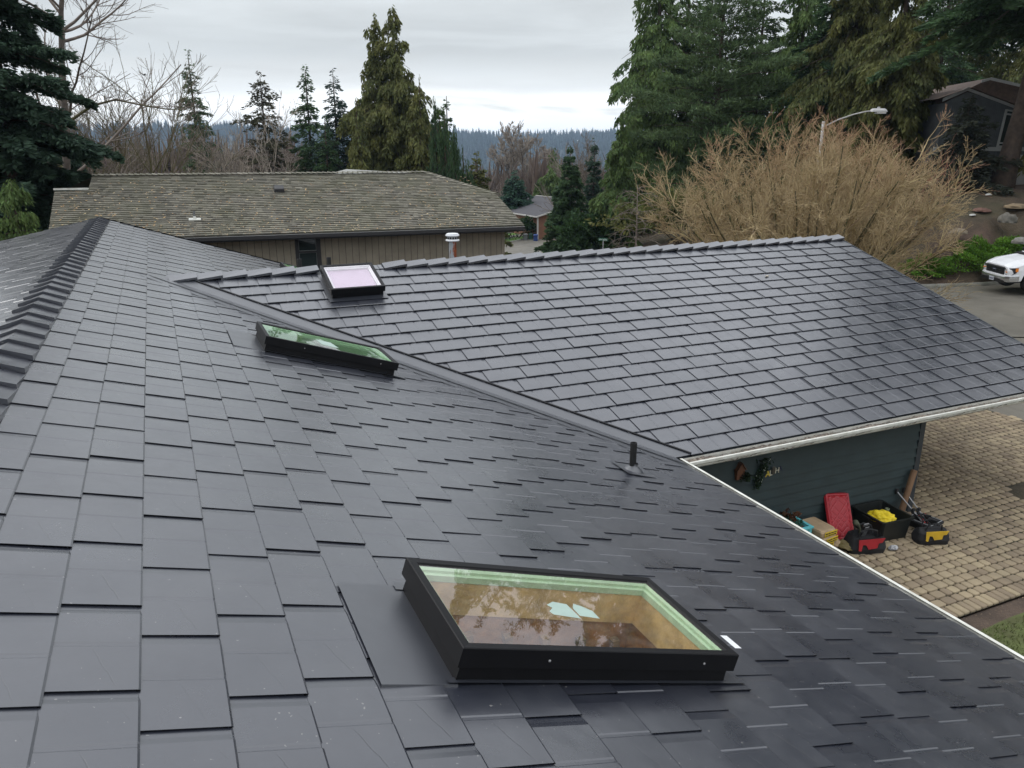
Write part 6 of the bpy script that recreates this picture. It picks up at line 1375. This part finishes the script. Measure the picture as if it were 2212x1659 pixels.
# ------------------------------------------------------------------ street lamp, sign, small lamp
def lamp(name,lab,px,ybase_d,d,ytop,armdx,grp=None):
    b=onG(px,d,py=ytop); top=at(px,ytop,d); Hh=top.z-b.z; t=thing(name,lab,'street lamp',tuple(b),0,grp); mt_=mat('galvanised_pole',(.36,.35,.33),.55,metal=.2,var=.15,nscale=8); s=armdx; R3=Vector((_R[0],_R[1],0)).normalized()
    mb=MB(); mb.tube([(0,0,0),(0,0,Hh*.5),(0,0,Hh)],[.085,.072,.060],12); mb.tube([(0,0,-.05),(0,0,.25)],[.16,.13],10); mb.build('pole',mt_,t,smooth=True)
    arm=[Vector((0,0,Hh-.25)),R3*s*.3+Vector((0,0,Hh+.05)),R3*s*.65+Vector((0,0,Hh+.28)),R3*s*.92+Vector((0,0,Hh+.40)),R3*s*1.0+Vector((0,0,Hh+.41))]
    mb=MB(); mb.tube(arm,[.035,.033,.03,.03,.03],8); mb.build('arm',mt_,t,smooth=True)
    mb=MB(); hc=R3*(s*1.0+math.copysign(.34,s))+Vector((0,0,Hh+.42)); rz=math.atan2(R3.y,R3.x)
    mb.box(hc+Vector((0,0,.03)),(.72,.30,.13),rz=rz,bev=.05,taper=.86); mb.box(hc+Vector((0,0,.13)),(.10,.10,.06),rz=rz,bev=.015); hd=mb.build('lamp_head',mat('lamp_housing',(.42,.41,.40),.5,var=.1),t)
    mb=MB(); mb.box(hc+R3*math.copysign(.10,s)+Vector((0,0,-.07)),(.42,.24,.08),rz=rz,bev=.03,taper=1); mb.build('lens',mat('lamp_lens',(.55,.53,.50),.2),hd)
lamp('street_lamp','grey cobra head street lamp rising out of the huge olive bush',1779,0,33,262,1.95)
lamp('street_lamp','small distant street lamp right of the tall dark fir',1266,0,92,437,-1.6)
b=onG(1303,47,py=522); zt_=at(1303,522,47).z
sgn=thing('street_sign','small green and white street name sign on a grey post beyond the ridge','sign',tuple(b)); mb=MB(); mb.tube([(0,0,-.2),(0,0,zt_-b.z+.05)],.032,8); mb.build('post',mat('post_grey',(.30,.30,.31),.5),sgn)
rz=math.atan2(_R[1],_R[0])-.5; mb=MB(); zc=zt_-b.z+.13; mb.box((0,0,zc),(.62,.02,.17),rz=rz); pl_=mb.build('name_plate',mat('sign_green',(.015,.10,.055),.4),sgn)
mb=MB(); Rz=Matrix.Rotation(rz,3,'Z'); xs=-.26
rn=random.Random(8)
for i in range(8):
    if i==3: xs+=.05
    c=Rz@Vector((xs,-.014,0)); mb.box(c+Vector((0,0,zc)),(.014,.006,.10),rz=rz); c=Rz@Vector((xs+.025,-.014,0)); mb.box(c+Vector((0,0,zc+rn.choice((-.04,0,.04)))),(.034,.006,.02),rz=rz); xs+=.062
mb.build('lettering',mat('sign_white',(.7,.72,.70),.4),pl_)
# ------------------------------------------------------------------ white pickup
hd_=Vector((-.892,.437,0)).normalized(); zs_=float(cz[np.hypot(cl[:,0]-30.5,cl[:,1]-17).argmin()])+.05; P_=atz(2229,639,zs_)+hd_*.98+Vector((hd_.y,-hd_.x,0))*.94
tk=thing('pickup_truck','white pickup truck with black grille parked at the kerb by the junipers','pickup truck',(P_.x,P_.y,zs_+.02),math.atan2(hd_.y,hd_.x))
zr_,zf_=[float(cz[np.hypot(cl[:,0]-(P_.x-hd_.x*q),cl[:,1]-(P_.y-hd_.y*q)).argmin()]) for q in (4.66,.98)]; tk.rotation_euler[1]=math.atan2(zr_-zf_,3.68)
pw=mat('paint_white',(.78,.79,.80),.22,spec=.6,var=.01); pb=mat('trim_black',(.012,.012,.013),.4); chm=mat('chrome_bumper',(.62,.62,.62),.22,metal=.9); gl_=M['window']
def loft(mb,st,m=0,cap=True):
    n=len(st[0]); i0=len(mb.v)
    for s in st: mb.v+= [tuple(p) for p in s]
    for a in range(len(st)-1):
        for j in range(n-1): mb.f.append((i0+a*n+j,i0+a*n+j+1,i0+(a+1)*n+j+1,i0+(a+1)*n+j)); mb.uv.append(None); mb.mi.append(m)
    if cap:
        mb.f.append(tuple(i0+n-1-j for j in range(n))); mb.uv.append(None); mb.mi.append(m); e=i0+(len(st)-1)*n; mb.f.append(tuple(e+j for j in range(n))); mb.uv.append(None); mb.mi.append(m)
def arch(x): 
    z=.50
    for xc in (-.98,-4.66):
        d=abs(x-xc)
        if d<.50: z=max(z,.42+math.sqrt(max(.50**2-d*d,0)))
    return z
def topz(x): 
    return float(np.interp(x,[-5.88,-3.95,-3.9,-1.45,-1.2,-.5,-.18,-.02,.0],[1.32,1.34,1.34,1.36,1.34,1.27,1.18,1.10,1.00]))
def yw(x): return float(np.interp(x,[-5.88,-5.0,-1.2,-.35,-.10,0],[.96,1.0,1.0,.985,.93,.86]))
xs=sorted(set([-5.88,-5.8,-3.95,-3.0,-2.0,-1.45,-.40,-.30,-.18,-.10,-.02,0]+[xc+.5*math.cos(a) for xc in (-.98,-4.66) for a in np.linspace(0,math.pi,11)]+[-.98-.52,-.98+.52,-4.66-.52,-4.66+.52]))
st=[]
for x in xs:
    zt_,w_,zb_=topz(x),yw(x),arch(x); zm_=max(.95,zb_+.02); 
    half=[(w_-.05,zb_),(w_-.01,min(zb_+.05,zm_)),(w_,zm_),(w_-.02,zt_-.12),(w_-.10,zt_-.02),(w_*.55,zt_+(.035 if x>-1.5 else 0)),(w_*.5,zt_+.02),(0,zt_+.03)]
    full=[(x,y,z) for y,z in half]+[(x,-y,z) for y,z in half[::-1][1:]]; st.append(full)
mb=MB(); loft(mb,st); body=mb.build('body',pw,tk,fix=True); 
mb=MB(); mb.box((-2.9,0,.62),(5.4,1.5,.4)); mb.build('chassis',pb,tk)
# cab
cst=[]
for x,z0,z1,w0,w1 in ((-1.35,1.33,1.36,.88,.86),(-1.75,1.33,1.62,.93,.80),(-2.20,1.33,1.90,.95,.73),(-3.0,1.33,1.96,.95,.73),(-3.75,1.33,1.92,.95,.74),(-3.98,1.33,1.40,.93,.90)):
    cst.append([(x,w0,z0),(x,w0*.4+w1*.6,z0*.35+z1*.65),(x,w1,z1-.06),(x,w1-.10,z1),(x,0,z1+.02),(x,-w1+.10,z1),(x,-w1,z1-.06),(x,-(w0*.4+w1*.6),z0*.35+z1*.65),(x,-w0,z0)])
mb=MB(); loft(mb,cst); mb.build('cab',pw,tk,fix=True)
mb=MB(); mb.face([(-1.47,.80,1.40),(-1.47,-.80,1.40),(-2.13,-.66,1.87),(-2.13,.66,1.87)][::-1]); 
o_=.018; mb.v=[(x+o_,y,z+o_*1.6) for x,y,z in mb.v]; mb.build('windscreen',gl_,tk)
for s in (-1,1):
    mb=MB(); mb.face([(-1.85,s*.958,1.39),(-2.85,s*.965,1.39),(-2.85,s*.785,1.86),(-2.28,s*.785,1.84)]); mb.face([(-2.95,s*.965,1.39),(-3.7,s*.965,1.39),(-3.62,s*.79,1.84),(-2.95,s*.785,1.86)]); mb.build('side_window',gl_,tk)
    mb=MB(); mb.box((-1.75,s*1.10,1.42),(.12,.22,.20),bev=.03); mb.box((-1.75,s*1.0,1.36),(.06,.12,.05)); mb.build('mirror',pb,tk)
    mb=MB(); mb.prism([(.004-.05,s*.62,1.03),(.0-.05,s*.62,.76),(-.12,s*.90,.76),(-.26,s*.985,.86),(-.34,s*.99,1.06),(-.12,s*.90,1.06)],(.05,s*.012,0)); hl=mb.build('headlight',pb,tk)
    mb=MB(); mb.box((.0,s*.72,.99),(.03,.15,.055),rz=-s*.3); mb.box((.0,s*.72,.81),(.03,.15,.055),rz=-s*.3); mb.build('lamp',mat('lamp_silver',(.7,.7,.7),.15,metal=.5),hl)
    mb=MB(); mb.box((.002,s*.74,.905),(.03,.20,.035),rz=-s*.3); mb.box((-.27,s*1.0,.98),(.10,.02,.14)); mb.build('indicator',mat('amber',(.75,.22,.02),.2),hl)
mb=MB(); mb.box((-.01,0,.90),(.09,1.26,.36),bev=.02); gr_=mb.build('grille',pb,tk)
mb=MB()
for z in (.79,.86,.94,1.01): mb.box((.035,0,z),(.025,1.16,.022))
mb.box((.04,0,1.05),(.03,1.5,.035)); mb.build('grille_bar',mat('grille_bar',(.035,.035,.037),.3),gr_)
mb=MB(); mb.lathe((.055,0,.93),[(0,.0),(.14,.0),(.145,-.02)],22,M=Matrix.Rotation(math.pi/2,3,'Y')@Matrix.Diagonal((.42,1,1))); em=mb.build('badge',mat('badge_navy',(.015,.02,.035),.25),gr_)
mb=MB(); mb.tube([(.062,-.08,.93),(.062,-.03,.955),(.062,.0,.92),(.062,.04,.95),(.062,.08,.925)],.008,5); mb.build('badge_script',mat('badge_silver',(.4,.42,.45),.3,metal=.5),em)
bp_=[(-.30,1.0),(-.05,.93),(.07,.80),(.10,.40),(.10,0),(.10,-.40),(.07,-.80),(-.05,-.93),(-.30,-1.0)]
mb=MB(); loft(mb,[[(x-.08,y*.98,.50+(.06 if abs(y)<.5 else 0)),(x,y,.52+(.06 if abs(y)<.5 else 0)),(x+.02,y,.64),(x,y,.70+(.0 if abs(y)<.5 else .03)),(x-.10,y*.98,.72)] for x,y in bp_],cap=True); mb.build('bumper',chm,tk,fix=True)
mb=MB(); loft(mb,[[(x-.06,y*.97,.44),(x+.012,y*1.0,.46),(x+.025,y,.60 if abs(y)<.5 else .56),(x-.05,y*.98,.60)] for x,y in bp_[2:7]],cap=True); mb.build('lower_valance',pb,tk,fix=True)
mb=MB(); loft(mb,[[(x-.06,y*.98,.69),(x+.004,y*1.0,.705),(x-.0,y*.99,.765),(x-.08,y*.97,.78)] for x,y in bp_],cap=True); mb.build('bumper_top',pw,tk,fix=True)
mb=MB(); mb.box((.135,0.0,.56),(.012,.31,.15)); pt=mb.build('number_plate',mat('plate_white',(.55,.58,.62),.4),tk)
mb=MB()
for i in range(7): mb.box((.143,-.115+.038*i,.555),(.004,.018,.065))
mb.build('plate_marks',mat('plate_ink',(.06,.07,.15),.5),pt)
mb=MB(); 
for i in range(9): mb.box((-1.42-.055*i,1.002,1.12),(.030,.006,.045 if i else .06))
mb.build('fender_lettering',mat('letter_grey',(.25,.26,.27),.4),tk)
mb=MB(); mb.box((-1.30,0,1.395),(.30,1.62,.03)); mb.build('cowl',pb,tk)
tyr=mat('tyre',(.018,.018,.018),.85,var=.2); rim=mat('rim_alloy',(.55,.56,.57),.3,metal=.7)
for xc in (-.98,-4.66):
    for s in (-1,1):
        RX_=Matrix.Rotation(-s*math.pi/2,3,'X'); c=(xc,s*.84,.40)
        mb=MB(); mb.lathe(c,[(.26,.14),(.34,.15),(.385,.13),(.40,.08),(.40,-.08),(.385,-.13),(.26,-.14)],28,M=RX_); wh=mb.build('wheel',tyr,tk,smooth=True)
        mb=MB(); mb.lathe(c,[(.265,.12),(.25,.135),(.235,.11),(.22,.02),(0,.02)],28,M=RX_)
        for a in range(6):
            q=a*math.pi/3; cc=Vector(c)+Vector((math.cos(q)*.13,s*.10,math.sin(q)*.13)); 
            for dq in (-.18,.18):
                e0=Vector(c)+Vector((math.cos(q+dq*.6)*.04,s*.11,math.sin(q+dq*.6)*.04)); e1=Vector(c)+Vector((math.cos(q+dq)*.24,s*.115,math.sin(q+dq)*.24)); mb.tube([e0,e1],.016,5)
        mb.lathe(c,[(0,.13),(.05,.13),(.055,.10)],14,M=RX_); mb.build('rim',rim,wh)
# bird
bd=at(568/1659*1000/1.8228*1.0,295,60) if 0 else at(312,162,60)
mb=MB(); mb.tube([(-.10,0,0),(0,0,.0),(.10,0,.01)],[.012,.04,.01],6); mb.build('tmp',pb) if 0 else None
bt=thing('bird','tiny dark bird flying in the grey sky left of the lone narrow fir','bird',tuple(bd)); 
mb=MB(); mb.tube([(-.16,0,0),(-.05,0,.0),(.08,0,.01),(.15,0,.0)],[.015,.05,.045,.01],8)
mb.prism([(.05,0,.02),(.10,.22,.09),(-.04,.40,.02),(-.06,.18,.06)],(0,0,.012)); mb.prism([(.05,0,.02),(.10,-.22,.09),(-.04,-.40,.02),(-.06,-.18,.06)],(0,0,.012)); mb.build('body',mat('bird_dark',(.03,.03,.035),.7),bt)
# chip of pale debris on the wing roof
p=Vector((0,0,0)); r0_=Vector(ray(1657,597)); tt_=(OB.dot(nB)+.03)/r0_.dot(nB); p=r0_*tt_
mb=MB(); mb.box((0,0,.01),(.09,.04,.015),rz=.4); o=mb.build('wood_chip',mat('chip_pale',(.45,.40,.32),.8),None); o.location=p; tag(o,'small pale wood chip lying on the upper part of the garage wing roof','debris')
# ------------------------------------------------------------------ air
hzmt=bpy.data.materials.new('haze'); hzmt.use_nodes=True; t=hzmt.node_tree; t.nodes.remove(t.nodes['Principled BSDF']); vv_=t.nodes.new('ShaderNodeVolumePrincipled'); vv_.inputs['Density'].default_value=.00015; vv_.inputs['Color'].default_value=(.58,.76,1.0,1)
t.links.new(vv_.outputs[0],t.nodes['Material Output'].inputs['Volume'])
mb=MB(); mb.box((0,0,-20),(9200,9200,190)); hzo=mb.build('haze',hzmt); tag(hzo,'thin blue haze filling the valley air','haze',kind='stuff')
